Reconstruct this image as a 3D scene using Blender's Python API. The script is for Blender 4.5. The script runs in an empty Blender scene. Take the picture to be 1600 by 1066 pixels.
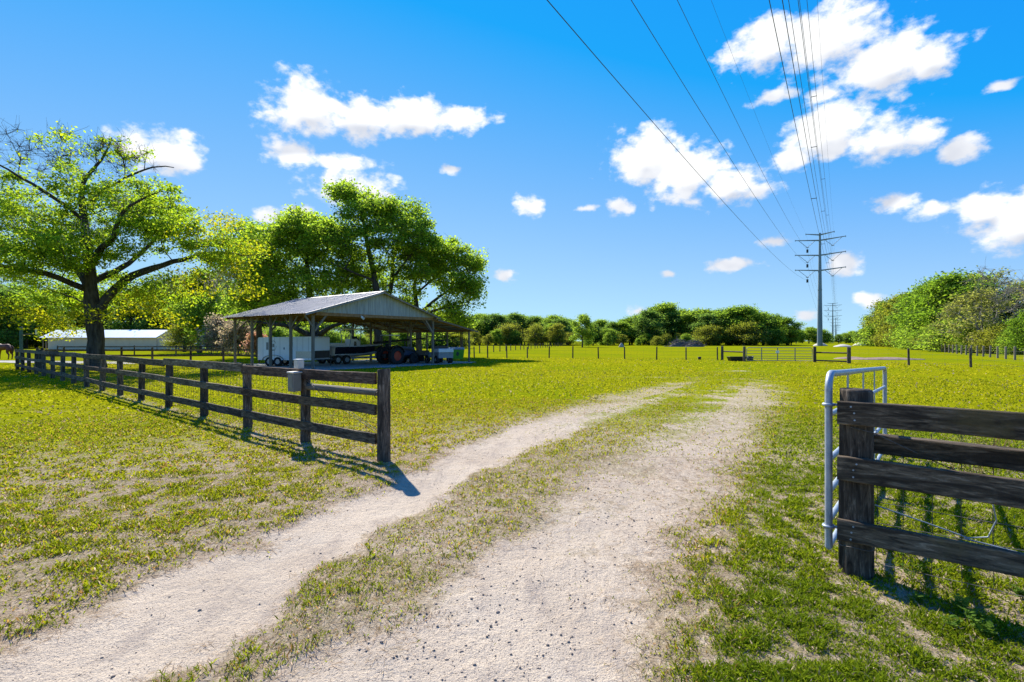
import bpy, math, random
import numpy as np
from mathutils import Vector, Matrix

# ------------------------------------------------------------------ camera, sky, sun, exposure
R = math.radians
SC = bpy.context.scene
COL = SC.collection
CAMH = 1.7
cam_d = bpy.data.cameras.new('camera'); cam = bpy.data.objects.new('camera', cam_d); COL.objects.link(cam)
cam.location = (0, 0, CAMH); cam.rotation_euler = (R(90), 0, 0)
cam_d.sensor_width = 36; cam_d.lens = 18.0; cam_d.clip_start = .05; cam_d.clip_end = 9000
SC.camera = cam

SUN_AZ, SUN_EL = R(-26), R(41)          # azimuth from +Y towards +X
S = Vector((math.sin(SUN_AZ)*math.cos(SUN_EL), math.cos(SUN_AZ)*math.cos(SUN_EL), math.sin(SUN_EL)))
sun_d = bpy.data.lights.new('sun', 'SUN'); sun = bpy.data.objects.new('sun', sun_d); COL.objects.link(sun)
sun_d.energy = 4.6; sun_d.angle = R(.55); sun_d.color = (1, .95, .86)
sun.rotation_euler = S.to_track_quat('Z', 'Y').to_euler(); sun.location = S*200

SC.render.engine = 'CYCLES'; SC.cycles.max_bounces = 5; SC.cycles.diffuse_bounces = 3; SC.cycles.glossy_bounces = 2; SC.cycles.transmission_bounces = 3
SC.view_settings.view_transform = 'Standard'; SC.view_settings.look = 'None'
SC.view_settings.exposure = 1.1; SC.view_settings.gamma = 1

# clouds as directions (azimuth, elevation) with angular radii; the photo's cumulus, all at sky distance
CLOUDS = [(1290,62,95,46),(1200,72,70,34),(1385,98,85,40),(1450,88,46,32),(1145,84,40,22),
 (1290,205,68,40),(1372,216,70,30),(1432,214,46,26),(1502,236,40,23),(1235,252,44,17),(1212,150,38,12),(1290,148,34,13),
 (1592,350,62,40),(1530,328,52,28),(1395,318,46,18),(1455,330,40,16),
 (1005,248,58,42),(1070,275,64,42),(1140,288,62,28),(1185,296,28,16),
 (478,168,62,36),(560,182,64,27),(640,182,72,25),(718,188,56,17),
 (452,236,42,22),(530,254,78,15),(545,292,68,32),(428,336,30,14),(468,328,34,16),
 (252,236,58,32),(212,236,30,14),(286,252,30,16),
 (787,432,22,11),(966,324,22,14),(915,326,24,7),(832,322,26,16),(1215,377,28,11),(1146,414,38,10),(1046,428,16,7),
 (1320,412,24,20),(1360,470,26,13),(1262,492,24,10),(1000,486,20,11),(700,265,20,7),(1562,134,34,9)]
world = bpy.data.worlds.new('World'); SC.world = world; world.use_nodes = True
def build_world():
    nt = world.node_tree; N = nt.nodes; L = nt.links
    for n in list(N): N.remove(n)
    def mth(op, a, b=None, c=None, clamp=False):
        n = N.new('ShaderNodeMath'); n.operation = op; n.use_clamp = clamp
        for i, v in enumerate((a, b, c)):
            if v is None: continue
            if isinstance(v, (int, float)): n.inputs[i].default_value = v
            else: L.new(v, n.inputs[i])
        return n.outputs[0]
    def smooth(x, a, b):
        n = N.new('ShaderNodeMapRange'); n.interpolation_type = 'SMOOTHSTEP'
        L.new(x, n.inputs['Value']); n.inputs['From Min'].default_value = a; n.inputs['From Max'].default_value = b
        return n.outputs[0]
    sky = N.new('ShaderNodeTexSky'); sky.sky_type = 'NISHITA'; sky.sun_disc = False
    sky.sun_elevation = SUN_EL; sky.sun_rotation = SUN_AZ
    sky.air_density = .6; sky.dust_density = 0; sky.ozone_density = 4
    # film-like shoulder per channel: deep blue overhead, pale blue low down
    sr = N.new('ShaderNodeSeparateXYZ'); L.new(sky.outputs[0], sr.inputs[0]); ck = N.new('ShaderNodeCombineXYZ')
    for i, (o_, g_, k_) in enumerate(((.92, 2.9, 1.25), (0, 5.5, 3.6), (0, 4.85, .25))):
        v = mth('MAXIMUM', mth('SUBTRACT', sr.outputs[i], o_), .03)
        L.new(mth('MULTIPLY', mth('DIVIDE', v, mth('ADD', v, k_)), g_), ck.inputs[i])
    tc = N.new('ShaderNodeTexCoord'); vec = tc.outputs['Generated']
    sp = N.new('ShaderNodeSeparateXYZ'); L.new(vec, sp.inputs[0])
    az = mth('ARCTAN2', sp.outputs[0], sp.outputs[1])
    el = mth('ARCSINE', sp.outputs[2])
    # fractal wobble of the cloud outlines
    def noise(scale, det, off=0.0, rough=.64):
        mp = N.new('ShaderNodeMapping'); L.new(vec, mp.inputs[0]); mp.inputs['Location'].default_value = (off, off*.7, off*.3)
        mp.inputs['Scale'].default_value = (1, 1, 1.5)
        n = N.new('ShaderNodeTexNoise'); n.inputs['Scale'].default_value = scale; n.inputs['Detail'].default_value = det
        n.inputs['Roughness'].default_value = rough; L.new(mp.outputs[0], n.inputs['Vector']); return n.outputs[0]
    n1 = noise(15, 7, 0, .56); nf = noise(55, 5, 3.0, .6)
    def puff(scale, off):      # rounded billows
        mp = N.new('ShaderNodeMapping'); L.new(vec, mp.inputs[0]); mp.inputs['Location'].default_value = (off, off, off); mp.inputs['Scale'].default_value = (1, 1, 1.25)
        v = N.new('ShaderNodeTexVoronoi'); v.feature = 'SMOOTH_F1'; v.inputs['Scale'].default_value = scale; v.inputs['Smoothness'].default_value = .6; L.new(mp.outputs[0], v.inputs['Vector']); return v.outputs['Distance']
    bil = mth('ADD', puff(26, 0.0), mth('MULTIPLY', puff(60, 4.0), .5))
    def field(dx, dy, which, thin=0.0):
        cb = N.new('ShaderNodeCombineXYZ'); L.new(mth('ADD', az, dx) if dx else az, cb.inputs[0]); L.new(mth('ADD', el, dy) if dy else el, cb.inputs[1]); f = None
        for (px, py, rx, ry) in which:
            h = math.hypot(px-800, 800); a, e = math.atan2(px-800, 800), math.atan2(533-py, h); k = 1/math.hypot(1, (px-800)/800)
            ra, re = rx/800*k*k*1.25, ry/800*k*1.25
            m = N.new('ShaderNodeVectorMath'); m.operation = 'MULTIPLY_ADD'; L.new(cb.outputs[0], m.inputs[0]); m.inputs[1].default_value = (1/ra, 1/re, 0); m.inputs[2].default_value = (-a/ra, -e/re, 0)
            l = N.new('ShaderNodeVectorMath'); l.operation = 'LENGTH'; L.new(m.outputs[0], l.inputs[0])
            f = l.outputs['Value'] if f is None else mth('MINIMUM', f, l.outputs['Value'])
        return mth('SUBTRACT', 1.0-thin, f)
    BIG = [c for c in CLOUDS if c[2]*c[3] > 1250]; SMALL = [c for c in CLOUDS if c[2]*c[3] <= 1250]
    fb = field(0, 0, BIG); f = mth('MAXIMUM', fb, field(0, 0, SMALL, .12)); f_up = field(-.006, .020, BIG)
    # elsewhere in the sky the same kind of scattered cumulus goes on
    n3 = noise(3.2, 2, 5.0); other = mth('MULTIPLY_ADD', n3, 5.0, -3.05)
    absaz = mth('ABSOLUTE', az)
    outside = mth('MAXIMUM', smooth(absaz, .82, .95), smooth(el, .62, .72))
    low = smooth(el, .02, .12)
    other = mth('MULTIPLY_ADD', mth('SUBTRACT', 1.0, mth('MULTIPLY', outside, low)), -4.0, other)
    wob = mth('ADD', mth('MULTIPLY', mth('SUBTRACT', n1, .5), 1.55), mth('ADD', mth('MULTIPLY', mth('SUBTRACT', .55, bil), .55), mth('MULTIPLY', mth('SUBTRACT', nf, .5), 1.0)))
    g = mth('ADD', mth('MAXIMUM', f, other), wob)
    dens = smooth(g, -.12, .52)
    # shade painted into the cloud colour: lower, turned-away sides of billows go greyer
    side = smooth(mth('MULTIPLY_ADD', mth('SUBTRACT', n1, .5), .5, mth('SUBTRACT', f_up, fb)), -.1, .5)
    lum = mth('MULTIPLY_ADD', smooth(bil, .35, .95), -.20, mth('MULTIPLY_ADD', side, -.62, 1.12))
    lum = mth('MINIMUM', mth('MULTIPLY_ADD', mth('SUBTRACT', n1, .5), .35, lum), 1.0)
    cc = N.new('ShaderNodeMixRGB'); L.new(lum, cc.inputs[0]); cc.inputs[1].default_value = (2.3, 2.55, 3.2, 1); cc.inputs[2].default_value = (5.3, 5.35, 5.4, 1)
    mix = N.new('ShaderNodeMixRGB'); L.new(dens, mix.inputs[0]); L.new(ck.outputs[0], mix.inputs[1]); L.new(cc.outputs[0], mix.inputs[2])
    bg = N.new('ShaderNodeBackground'); bg.inputs['Strength'].default_value = .1; L.new(mix.outputs[0], bg.inputs['Color'])
    out = N.new('ShaderNodeOutputWorld'); L.new(bg.outputs[0], out.inputs['Surface'])
build_world()

# ------------------------------------------------------------------ helpers
rng = np.random.default_rng(7); random.seed(7)
def at(px, d, z=0.0): return Vector(((px-800)/800*d, d, z))          # a bearing and a distance -> place on the ground
def dist(y): return CAMH*800/(y-533)                                  # ground distance of an image row
def hz(y, d): return CAMH + (533-y)/800*d

def tag(o, label=None, cat=None, group=None, kind=None):
    if label: o['label'] = label
    if cat: o['category'] = cat
    if group: o['group'] = group
    if kind: o['kind'] = kind
    return o
def thing(name, loc, rz, label, cat, group=None):
    o = bpy.data.objects.new(name, None); COL.objects.link(o); o.empty_display_size = .2
    o.location = loc; o.rotation_euler = (0, 0, rz)
    return tag(o, label, cat, group)
def link(name, me, parent=None, loc=(0,0,0), rot=(0,0,0)):
    o = bpy.data.objects.new(name, me); COL.objects.link(o); o.location = loc; o.rotation_euler = rot
    if parent is not None: o.parent = parent
    return o

def mesh_arr(name, V, F, mat=None, smooth=False, attrs=None):
    """V (n,3), F (m,k) arrays -> mesh"""
    V = np.asarray(V, np.float32); F = np.asarray(F, np.int32); k = F.shape[1]
    me = bpy.data.meshes.new(name)
    me.vertices.add(len(V)); me.vertices.foreach_set('co', V.ravel())
    me.loops.add(F.size); me.loops.foreach_set('vertex_index', F.ravel())
    me.polygons.add(len(F)); me.polygons.foreach_set('loop_start', np.arange(0, F.size, k, dtype=np.int32))
    me.polygons.foreach_set('loop_total', np.full(len(F), k, np.int32))
    if smooth: me.polygons.foreach_set('use_smooth', np.ones(len(F), bool))
    me.update(calc_edges=True)
    if attrs:
        for an, av in attrs.items():
            av = np.asarray(av, np.float32)
            if av.ndim == 1:
                a = me.attributes.new(an, 'FLOAT', 'POINT'); a.data.foreach_set('value', av)
            else:
                a = me.attributes.new(an, 'FLOAT_COLOR', 'POINT'); a.data.foreach_set('color', av.ravel())
    if mat: me.materials.append(mat)
    return me

class MB:
    """collects shapes into one mesh"""
    def __init__(s): s.v = []; s.f = []; s.sm = []
    def add(s, vs, fs, smooth=False):
        b = len(s.v); s.v += [tuple(v) for v in vs]; s.f += [tuple(b+i for i in f) for f in fs]; s.sm += [smooth]*len(fs); return s
    def box(s, c, size, rot=None, bev=0.0, jit=0.0):
        hx, hy, hz_ = size[0]/2, size[1]/2, size[2]/2
        M = rot if rot is not None else Matrix.Identity(3)
        c = Vector(c)
        if bev <= 0:
            vs = [Vector((x*hx, y*hy, z*hz_)) for x in (-1,1) for y in (-1,1) for z in (-1,1)]
            fs = [(0,1,3,2),(4,6,7,5),(0,4,5,1),(2,3,7,6),(0,2,6,4),(1,5,7,3)]
        else:
            b = min(bev, hx*.9, hy*.9, hz_*.9)
            vs = []; idx = {}
            for x in (-1,1):
                for y in (-1,1):
                    for z in (-1,1):
                        for ax in range(3):
                            p = [x*hx, y*hy, z*hz_]
                            for o in range(3):
                                if o != ax: p[o] -= (x,y,z)[o]*b
                            idx[(x,y,z,ax)] = len(vs); vs.append(Vector(p))
            fs = []
            I = lambda x,y,z,a: idx[(x,y,z,a)]
            for q in (-1,1):
                fs.append([I(q,-1,-1,0),I(q,1,-1,0),I(q,1,1,0),I(q,-1,1,0)][::q])
                fs.append([I(-1,q,-1,1),I(-1,q,1,1),I(1,q,1,1),I(1,q,-1,1)][::q])
                fs.append([I(-1,-1,q,2),I(1,-1,q,2),I(1,1,q,2),I(-1,1,q,2)][::q])
            for p in (-1,1):
                for q in (-1,1):
                    fs.append([I(p,q,-1,0),I(p,q,-1,1),I(p,q,1,1),I(p,q,1,0)][::p*q])
                    fs.append([I(p,-1,q,2),I(p,-1,q,0),I(p,1,q,0),I(p,1,q,2)][::-p*q] if False else [I(p,-1,q,0),I(p,-1,q,2),I(p,1,q,2),I(p,1,q,0)][::-p*q])
                    fs.append([I(-1,p,q,1),I(-1,p,q,2),I(1,p,q,2),I(1,p,q,1)][::p*q])
                    for r_ in (-1,1):
                        fs.append([I(p,q,r_,0),I(p,q,r_,1),I(p,q,r_,2)][::p*q*r_])
        out = []
        for v in vs:
            w = M @ v + c
            if jit: w += Vector((random.uniform(-jit,jit), random.uniform(-jit,jit), random.uniform(-jit,jit)))
            out.append(w)
        return s.add(out, fs)
    def tube(s, pts, rad, n=8, cap=True, smooth=True):
        pts = [Vector(p) for p in pts]
        if isinstance(rad, (int, float)): rad = [rad]*len(pts)
        prev = None; rings = []
        for i, p in enumerate(pts):
            t = (pts[min(i+1, len(pts)-1)] - pts[max(i-1, 0)])
            if t.length < 1e-9: t = Vector((0,0,1))
            t.normalize()
            if prev is None:
                a = Vector((0,0,1)) if abs(t.z) < .9 else Vector((1,0,0))
                x = t.cross(a).normalized()
            else:
                x = (prev - t*prev.dot(t)).normalized()
            prev = x; y = t.cross(x)
            rings.append([p + (x*math.cos(2*math.pi*k/n) + y*math.sin(2*math.pi*k/n))*rad[i] for k in range(n)])
        vs = [v for r_ in rings for v in r_]
        fs = [(i*n+k, i*n+(k+1)%n, (i+1)*n+(k+1)%n, (i+1)*n+k) for i in range(len(pts)-1) for k in range(n)]
        s.add(vs, fs, smooth)
        if cap:
            s.add(rings[0], [tuple(range(n))[::-1]]); s.add(rings[-1], [tuple(range(n))])
        return s
    def bar(s, a, b, w, h, up=(0,0,1), bev=0.0):
        a = Vector(a); b = Vector(b); x = (b-a); L_ = x.length; x.normalize()
        u = Vector(up); y = u.cross(x)
        if y.length < 1e-6: y = Vector((0,1,0)).cross(x)
        y.normalize(); z = x.cross(y)
        return s.box((a+b)/2, (L_, w, h), Matrix((x, y, z)).transposed(), bev)
    def prism(s, prof, y0, y1, axis='y'):
        """profile of (a,b) pairs extruded along y (profile in x,z)"""
        n = len(prof)
        vs = [(p[0], y0, p[1]) for p in prof] + [(p[0], y1, p[1]) for p in prof]
        fs = [tuple(range(n)), tuple(range(2*n-1, n-1, -1))] + [(i, i+n, (i+1)%n+n, (i+1)%n) for i in range(n)]
        return s.add(vs, fs)
    def loft(s, sections, closed=False, smooth=True, caps=True):
        n = len(sections[0]); m = len(sections)
        vs = [v for sec in sections for v in sec]
        rngk = n if closed else n-1
        fs = [(i*n+k, i*n+(k+1)%n, (i+1)*n+(k+1)%n, (i+1)*n+k) for i in range(m-1) for k in range(rngk)]
        if caps: fs += [tuple(range(n))[::-1], tuple((m-1)*n+k for k in range(n))]
        return s.add(vs, fs, smooth)
    def mesh(s, name, mat):
        me = bpy.data.meshes.new(name); me.from_pydata(s.v, [], s.f); me.update()
        me.polygons.foreach_set('use_smooth', s.sm); me.materials.append(mat); return me
    def build(s, name, mat, parent=None, loc=(0,0,0), rot=(0,0,0)):
        return link(name, s.mesh(name, mat), parent, loc, rot)

def fix_normals(me):
    import bmesh
    bm = bmesh.new(); bm.from_mesh(me); bmesh.ops.recalc_face_normals(bm, faces=bm.faces); bm.to_mesh(me); bm.free()

# numpy value noise
def _h(i, j, s):
    n = (i.astype(np.int64)*374761393 + j.astype(np.int64)*668265263 + s*974711) & 0xffffffff
    n = ((n ^ (n >> 13))*1274126177) & 0xffffffff
    return ((n ^ (n >> 16)) & 0xffff)/65535.0
def vnoise(x, y, s=0):
    x = np.asarray(x, float); y = np.asarray(y, float)
    i = np.floor(x); j = np.floor(y); u = x-i; v = y-j; u = u*u*(3-2*u); v = v*v*(3-2*v)
    a = _h(i,j,s); b = _h(i+1,j,s); c = _h(i,j+1,s); d = _h(i+1,j+1,s)
    return (a*(1-u)+b*u)*(1-v) + (c*(1-u)+d*u)*v
def fbm(x, y, s=0, o=4):
    t = 0; a = .5; n = 0
    for k in range(o): t = t + a*vnoise(x*2**k, y*2**k, s+k*17); n += a; a *= .5
    return t/n
def sstep(a, b, x): t = np.clip((x-a)/(b-a), 0, 1); return t*t*(3-2*t)

# ------------------------------------------------------------------ materials
def mat_new(name):
    m = bpy.data.materials.new(name); m.use_nodes = True
    nt = m.node_tree; N = nt.nodes; b = N['Principled BSDF']; return m, nt, N, nt.links, b
def ramp(N, L, fac, stops):
    r_ = N.new('ShaderNodeValToRGB'); L.new(fac, r_.inputs[0])
    e = r_.color_ramp.elements
    while len(e) > len(stops): e.remove(e[-1])
    while len(e) < len(stops): e.new(.5)
    for q, (p, c) in zip(e, stops): q.position = p; q.color = (*c, 1)
    return r_.outputs[0]
def mat_noise(name, c1, c2, scale=6, rough=.7, metal=0, bump=.2, stretch=(1,1,1), detail=6, spec=.3, vary=.0, pos=(.3,.7), bscale=None):
    m, nt, N, L, b = mat_new(name)
    tc = N.new('ShaderNodeTexCoord'); mp = N.new('ShaderNodeMapping'); L.new(tc.outputs['Object'], mp.inputs[0]); mp.inputs['Scale'].default_value = stretch
    oi = N.new('ShaderNodeObjectInfo')
    ad = N.new('ShaderNodeVectorMath'); ad.operation = 'MULTIPLY_ADD'
    cx = N.new('ShaderNodeCombineXYZ')
    for i in range(3): L.new(oi.outputs['Random'], cx.inputs[i])
    L.new(cx.outputs[0], ad.inputs[0]); ad.inputs[1].default_value = (37, 53, 71); L.new(mp.outputs[0], ad.inputs[2])
    n = N.new('ShaderNodeTexNoise'); n.inputs['Scale'].default_value = scale; n.inputs['Detail'].default_value = detail; n.inputs['Roughness'].default_value = .62
    L.new(ad.outputs[0], n.inputs['Vector'])
    col = ramp(N, L, n.outputs[0], [(pos[0], c1), (pos[1], c2)])
    if vary:
        hv = N.new('ShaderNodeHueSaturation'); L.new(col, hv.inputs['Color'])
        mr = N.new('ShaderNodeMapRange'); L.new(oi.outputs['Random'], mr.inputs[0]); mr.inputs[3].default_value = 1-vary; mr.inputs[4].default_value = 1+vary
        L.new(mr.outputs[0], hv.inputs['Value']); col = hv.outputs[0]
    L.new(col, b.inputs['Base Color']); b.inputs['Roughness'].default_value = rough; b.inputs['Metallic'].default_value = metal
    b.inputs['Specular IOR Level'].default_value = spec
    if bump:
        src = n.outputs[0]
        if bscale:
            n2 = N.new('ShaderNodeTexNoise'); n2.inputs['Scale'].default_value = bscale; n2.inputs['Detail'].default_value = 5; L.new(ad.outputs[0], n2.inputs['Vector']); src = n2.outputs[0]
        bp = N.new('ShaderNodeBump'); bp.inputs['Strength'].default_value = bump; bp.inputs['Distance'].default_value = .02; L.new(src, bp.inputs['Height']); L.new(bp.outputs[0], b.inputs['Normal'])
    return m
def mat_leaf(name, cols, transl=.45, rough=.7, tcol=None, spec=.06):
    m, nt, N, L, b = mat_new(name)
    g = N.new('ShaderNodeNewGeometry'); oi = N.new('ShaderNodeObjectInfo')
    md = N.new('ShaderNodeMath'); md.operation = 'MULTIPLY_ADD'; L.new(oi.outputs['Random'], md.inputs[0]); md.inputs[1].default_value = .22; 
    mm = N.new('ShaderNodeMath'); mm.operation = 'MULTIPLY'; L.new(g.outputs['Random Per Island'], mm.inputs[0]); mm.inputs[1].default_value = .78; L.new(mm.outputs[0], md.inputs[2])
    n = len(cols); col = ramp(N, L, md.outputs[0], [(i/(n-1), c) for i, c in enumerate(cols)])
    L.new(col, b.inputs['Base Color']); b.inputs['Roughness'].default_value = rough; b.inputs['Specular IOR Level'].default_value = spec
    t = N.new('ShaderNodeBsdfTranslucent')
    hs = N.new('ShaderNodeHueSaturation'); L.new(col, hs.inputs['Color']); hs.inputs['Hue'].default_value = .493; hs.inputs['Saturation'].default_value = 1.05; hs.inputs['Value'].default_value = 2.9
    L.new(hs.outputs[0], t.inputs['Color'])
    mx = N.new('ShaderNodeMixShader'); mx.inputs[0].default_value = transl
    L.new(b.outputs[0], mx.inputs[1]); L.new(t.outputs[0], mx.inputs[2]); L.new(mx.outputs[0], N['Material Output'].inputs['Surface'])
    return m
def mat_blade():
    m, nt, N, L, b = mat_new('grass_blade')
    a = N.new('ShaderNodeAttribute'); a.attribute_name = 'tint'
    L.new(a.outputs['Color'], b.inputs['Base Color']); b.inputs['Roughness'].default_value = .9; b.inputs['Specular IOR Level'].default_value = .02
    t = N.new('ShaderNodeBsdfTranslucent'); hs = N.new('ShaderNodeHueSaturation'); L.new(a.outputs['Color'], hs.inputs['Color']); hs.inputs['Value'].default_value = 1.7; hs.inputs['Hue'].default_value = .49
    L.new(hs.outputs[0], t.inputs['Color'])
    mx = N.new('ShaderNodeMixShader'); mx.inputs[0].default_value = .45
    L.new(b.outputs[0], mx.inputs[1]); L.new(t.outputs[0], mx.inputs[2]); L.new(mx.outputs[0], N['Material Output'].inputs['Surface'])
    return m
def mat_ground():
    m, nt, N, L, b = mat_new('ground')
    tc = N.new('ShaderNodeNewGeometry'); P = tc.outputs['Position']
    def noise(s, d=6, r_=.6, st=(1,1,1)):
        mp = N.new('ShaderNodeMapping'); L.new(P, mp.inputs[0]); mp.inputs['Scale'].default_value = st
        n = N.new('ShaderNodeTexNoise'); n.inputs['Scale'].default_value = s; n.inputs['Detail'].default_value = d; n.inputs['Roughness'].default_value = r_; L.new(mp.outputs[0], n.inputs['Vector']); return n.outputs[0]
    def attr(n): a = N.new('ShaderNodeAttribute'); a.attribute_name = n; return a.outputs['Fac']
    def mth(op, a, b_=None, c=None):
        n = N.new('ShaderNodeMath'); n.operation = op
        for i, v in enumerate((a, b_, c)):
            if v is None: continue
            if isinstance(v, (int, float)): n.inputs[i].default_value = v
            else: L.new(v, n.inputs[i])
        return n.outputs[0]
    def smooth(x, a, c):
        n = N.new('ShaderNodeMapRange'); n.interpolation_type = 'SMOOTHSTEP'; L.new(x, n.inputs['Value']); n.inputs['From Min'].default_value = a; n.inputs['From Max'].default_value = c; return n.outputs[0]
    def mix(f, a, c):
        n = N.new('ShaderNodeMixRGB')
        if isinstance(f, float): n.inputs[0].default_value = f
        else: L.new(f, n.inputs[0])
        for i, v in ((1, a), (2, c)):
            if isinstance(v, tuple): n.inputs[i].default_value = (*v, 1)
            else: L.new(v, n.inputs[i])
        return n.outputs[0]
    big = noise(.09, 5); mid = noise(.9, 6); fine = noise(9, 7, .7); grit = noise(60, 4, .7); speck = noise(130, 2, .5)
    # lawn as seen from afar: sunny yellow-green with greener and straw-coloured drifts
    lawn = mix(smooth(big, .38, .62), (.205, .212, .004), (.155, .188, .004))
    lawn = mix(smooth(mid, .48, .78), lawn, (.215, .19, .008))
    lawn = mix(smooth(fine, .5, .8), lawn, (.135, .145, .004))
    straw = noise(34, 5, .75, (1, .35, 1)); straw2 = noise(34, 5, .75, (.35, 1, 1))
    thatch = mix(smooth(fine, .3, .7), (.37, .285, .215), (.215, .16, .115))
    thatch = mix(smooth(straw, .5, .64), thatch, (.52, .42, .33))
    thatch = mix(smooth(straw2, .56, .68), thatch, (.12, .09, .058))
    thatch = mix(mth('MULTIPLY', smooth(fine, .5, .62), .55), thatch, (.20, .185, .02))
    near = attr('near')
    drym = smooth(mth('ADD', attr('dry'), mth('MULTIPLY_ADD', fine, .9, mth('MULTIPLY_ADD', mid, .7, -.8))), .38, .62)
    base = mix(mth('MULTIPLY', near, .85), lawn, thatch)
    base = mix(mth('MULTIPLY', drym, .7), base, mix(smooth(straw, .4, .6), thatch, (.43, .335, .245)))
    # sand with drag marks along the lane, damp blotches, grit
    trk = noise(5.5, 6, .65, (1, .28, 1)); blot = noise(.55, 4)
    sand = mix(smooth(mid, .3, .7), (.55, .455, .345), (.45, .365, .275))
    sand = mix(smooth(blot, .5, .68), sand, (.51, .43, .335))
    sand = mix(mth('MULTIPLY', smooth(trk, .5, .66), .65), sand, (.36, .295, .235))
    sand = mix(mth('MULTIPLY', smooth(fine, .54, .74), .6), sand, (.33, .27, .21))
    sand = mix(smooth(grit, .56, .68), sand, (.27, .22, .175))
    sand = mix(smooth(speck, .60, .66), sand, (.15, .12, .10))
    dn = mth('MULTIPLY_ADD', fine, 1.25, mth('MULTIPLY_ADD', mid, 1.1, mth('MULTIPLY_ADD', trk, .6, -1.475)))
    dm = smooth(mth('ADD', attr('dirt'), dn), .33, .72)
    L.new(mix(dm, base, sand), b.inputs['Base Color'])
    b.inputs['Roughness'].default_value = 1; b.inputs['Specular IOR Level'].default_value = 0
    bp = N.new('ShaderNodeBump'); bp.inputs['Strength'].default_value = .9; bp.inputs['Distance'].default_value = .04
    hgt = mth('MULTIPLY_ADD', grit, .4, mth('MULTIPLY_ADD', trk, .6, fine)); L.new(hgt, bp.inputs['Height']); L.new(bp.outputs[0], b.inputs['Normal'])
    return m

M = {}
M['ground'] = mat_ground(); M['blade'] = mat_blade()
def mat_wood(name, dark, mid_, light, axis, tint, seed=0):
    m, nt, N, L, b = mat_new(name)
    tc = N.new('ShaderNodeTexCoord'); oi = N.new('ShaderNodeObjectInfo'); cx = N.new('ShaderNodeCombineXYZ')
    for i in range(3): L.new(oi.outputs['Random'], cx.inputs[i])
    ad = N.new('ShaderNodeVectorMath'); ad.operation = 'MULTIPLY_ADD'; L.new(cx.outputs[0], ad.inputs[0]); ad.inputs[1].default_value = (31, 47, 61); L.new(tc.outputs['Object'], ad.inputs[2])
    def nz(scale, st, det=8, rough=.65, dist_=0.0):
        mp = N.new('ShaderNodeMapping'); L.new(ad.outputs[0], mp.inputs[0]); mp.inputs['Scale'].default_value = st
        n = N.new('ShaderNodeTexNoise'); n.inputs['Scale'].default_value = scale; n.inputs['Detail'].default_value = det; n.inputs['Roughness'].default_value = rough; n.inputs['Distortion'].default_value = dist_; L.new(mp.outputs[0], n.inputs['Vector']); return n.outputs[0]
    lo, hi = .16, 1.0; st = (lo, hi, hi) if axis == 0 else (hi, hi, lo)
    g = nz(38, st, 9, .7, .6); g2 = nz(9, st, 6, .6, 1.2); blot = nz(2.6, (1, 1, 1), 5)
    col = ramp(N, L, g, [(.36, dark), (.55, mid_), (.74, light)])
    def mix(f, a_, c):
        n = N.new('ShaderNodeMixRGB'); L.new(f, n.inputs[0])
        for i, v in ((1, a_), (2, c)):
            if isinstance(v, tuple): n.inputs[i].default_value = (*v, 1)
            else: L.new(v, n.inputs[i])
        return n.outputs[0]
    def mr(x, a_, c, o0=0, o1=1):
        n = N.new('ShaderNodeMapRange'); n.interpolation_type = 'SMOOTHSTEP'; L.new(x, n.inputs['Value']); n.inputs['From Min'].default_value = a_; n.inputs['From Max'].default_value = c; n.inputs['To Min'].default_value = o0; n.inputs['To Max'].default_value = o1; return n.outputs[0]
    col = mix(mr(g2, .48, .62, 0, .8), col, dark); col = mix(mr(blot, .52, .7, 0, .6), col, tint)
    hv = N.new('ShaderNodeHueSaturation'); L.new(col, hv.inputs['Color']); L.new(mr(oi.outputs['Random'], 0, 1, .75, 1.35), hv.inputs['Value'])
    L.new(hv.outputs[0], b.inputs['Base Color']); b.inputs['Roughness'].default_value = .85; b.inputs['Specular IOR Level'].default_value = .15
    bp = N.new('ShaderNodeBump'); bp.inputs['Strength'].default_value = .8; bp.inputs['Distance'].default_value = .006; L.new(g, bp.inputs['Height'])
    bp2 = N.new('ShaderNodeBump'); bp2.inputs['Strength'].default_value = .5; bp2.inputs['Distance'].default_value = .01; L.new(g2, bp2.inputs['Height']); L.new(bp.outputs[0], bp2.inputs['Normal']); L.new(bp2.outputs[0], b.inputs['Normal'])
    return m
M['board'] = mat_wood('dark_weathered_board', (.030,.023,.017), (.15,.112,.075), (.40,.32,.23), 0, (.16,.12,.05))
M['board_brown'] = mat_wood('brown_black_board', (.030,.019,.014), (.145,.09,.062), (.36,.26,.19), 0, (.17,.095,.06))
M['post'] = mat_wood('dark_round_post', (.025,.020,.016), (.115,.088,.064), (.38,.31,.235), 2, (.125,.098,.07))
M['pole_grey'] = mat_noise('weathered_grey_pole', (.07,.062,.05), (.20,.18,.145), 4, .85, 0, .5, (.4,6,6), 8, .15, .1)
M['wood_grey'] = mat_noise('grey_timber_post', (.13,.105,.08), (.26,.22,.175), 3, .85, 0, .4, (6,6,.5), 7, .15, .18)
M['wood_brown'] = mat_noise('brown_timber', (.15,.085,.04), (.30,.18,.09), 3, .8, 0, .3, (2,2,2), 7, .2, .15)
M['galv'] = mat_noise('galvanised_tube', (.24,.28,.33), (.36,.41,.46), 14, .5, .35, .05, (1,1,1), 5, .5)
M['tin'] = mat_noise('old_galvanised_sheet', (.16,.16,.17), (.28,.275,.29), 1.2, .6, .15, .08, (1,1,1), 7, .4)
M['tin_gable'] = mat_noise('weathered_gable_sheet', (.20,.205,.20), (.40,.41,.40), 2.2, .7, .05, .1, (5,5,.35), 7, .3)
M['wire'] = mat_noise('fence_wire', (.07,.065,.06), (.16,.15,.14), 30, .6, .5, 0)
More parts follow.
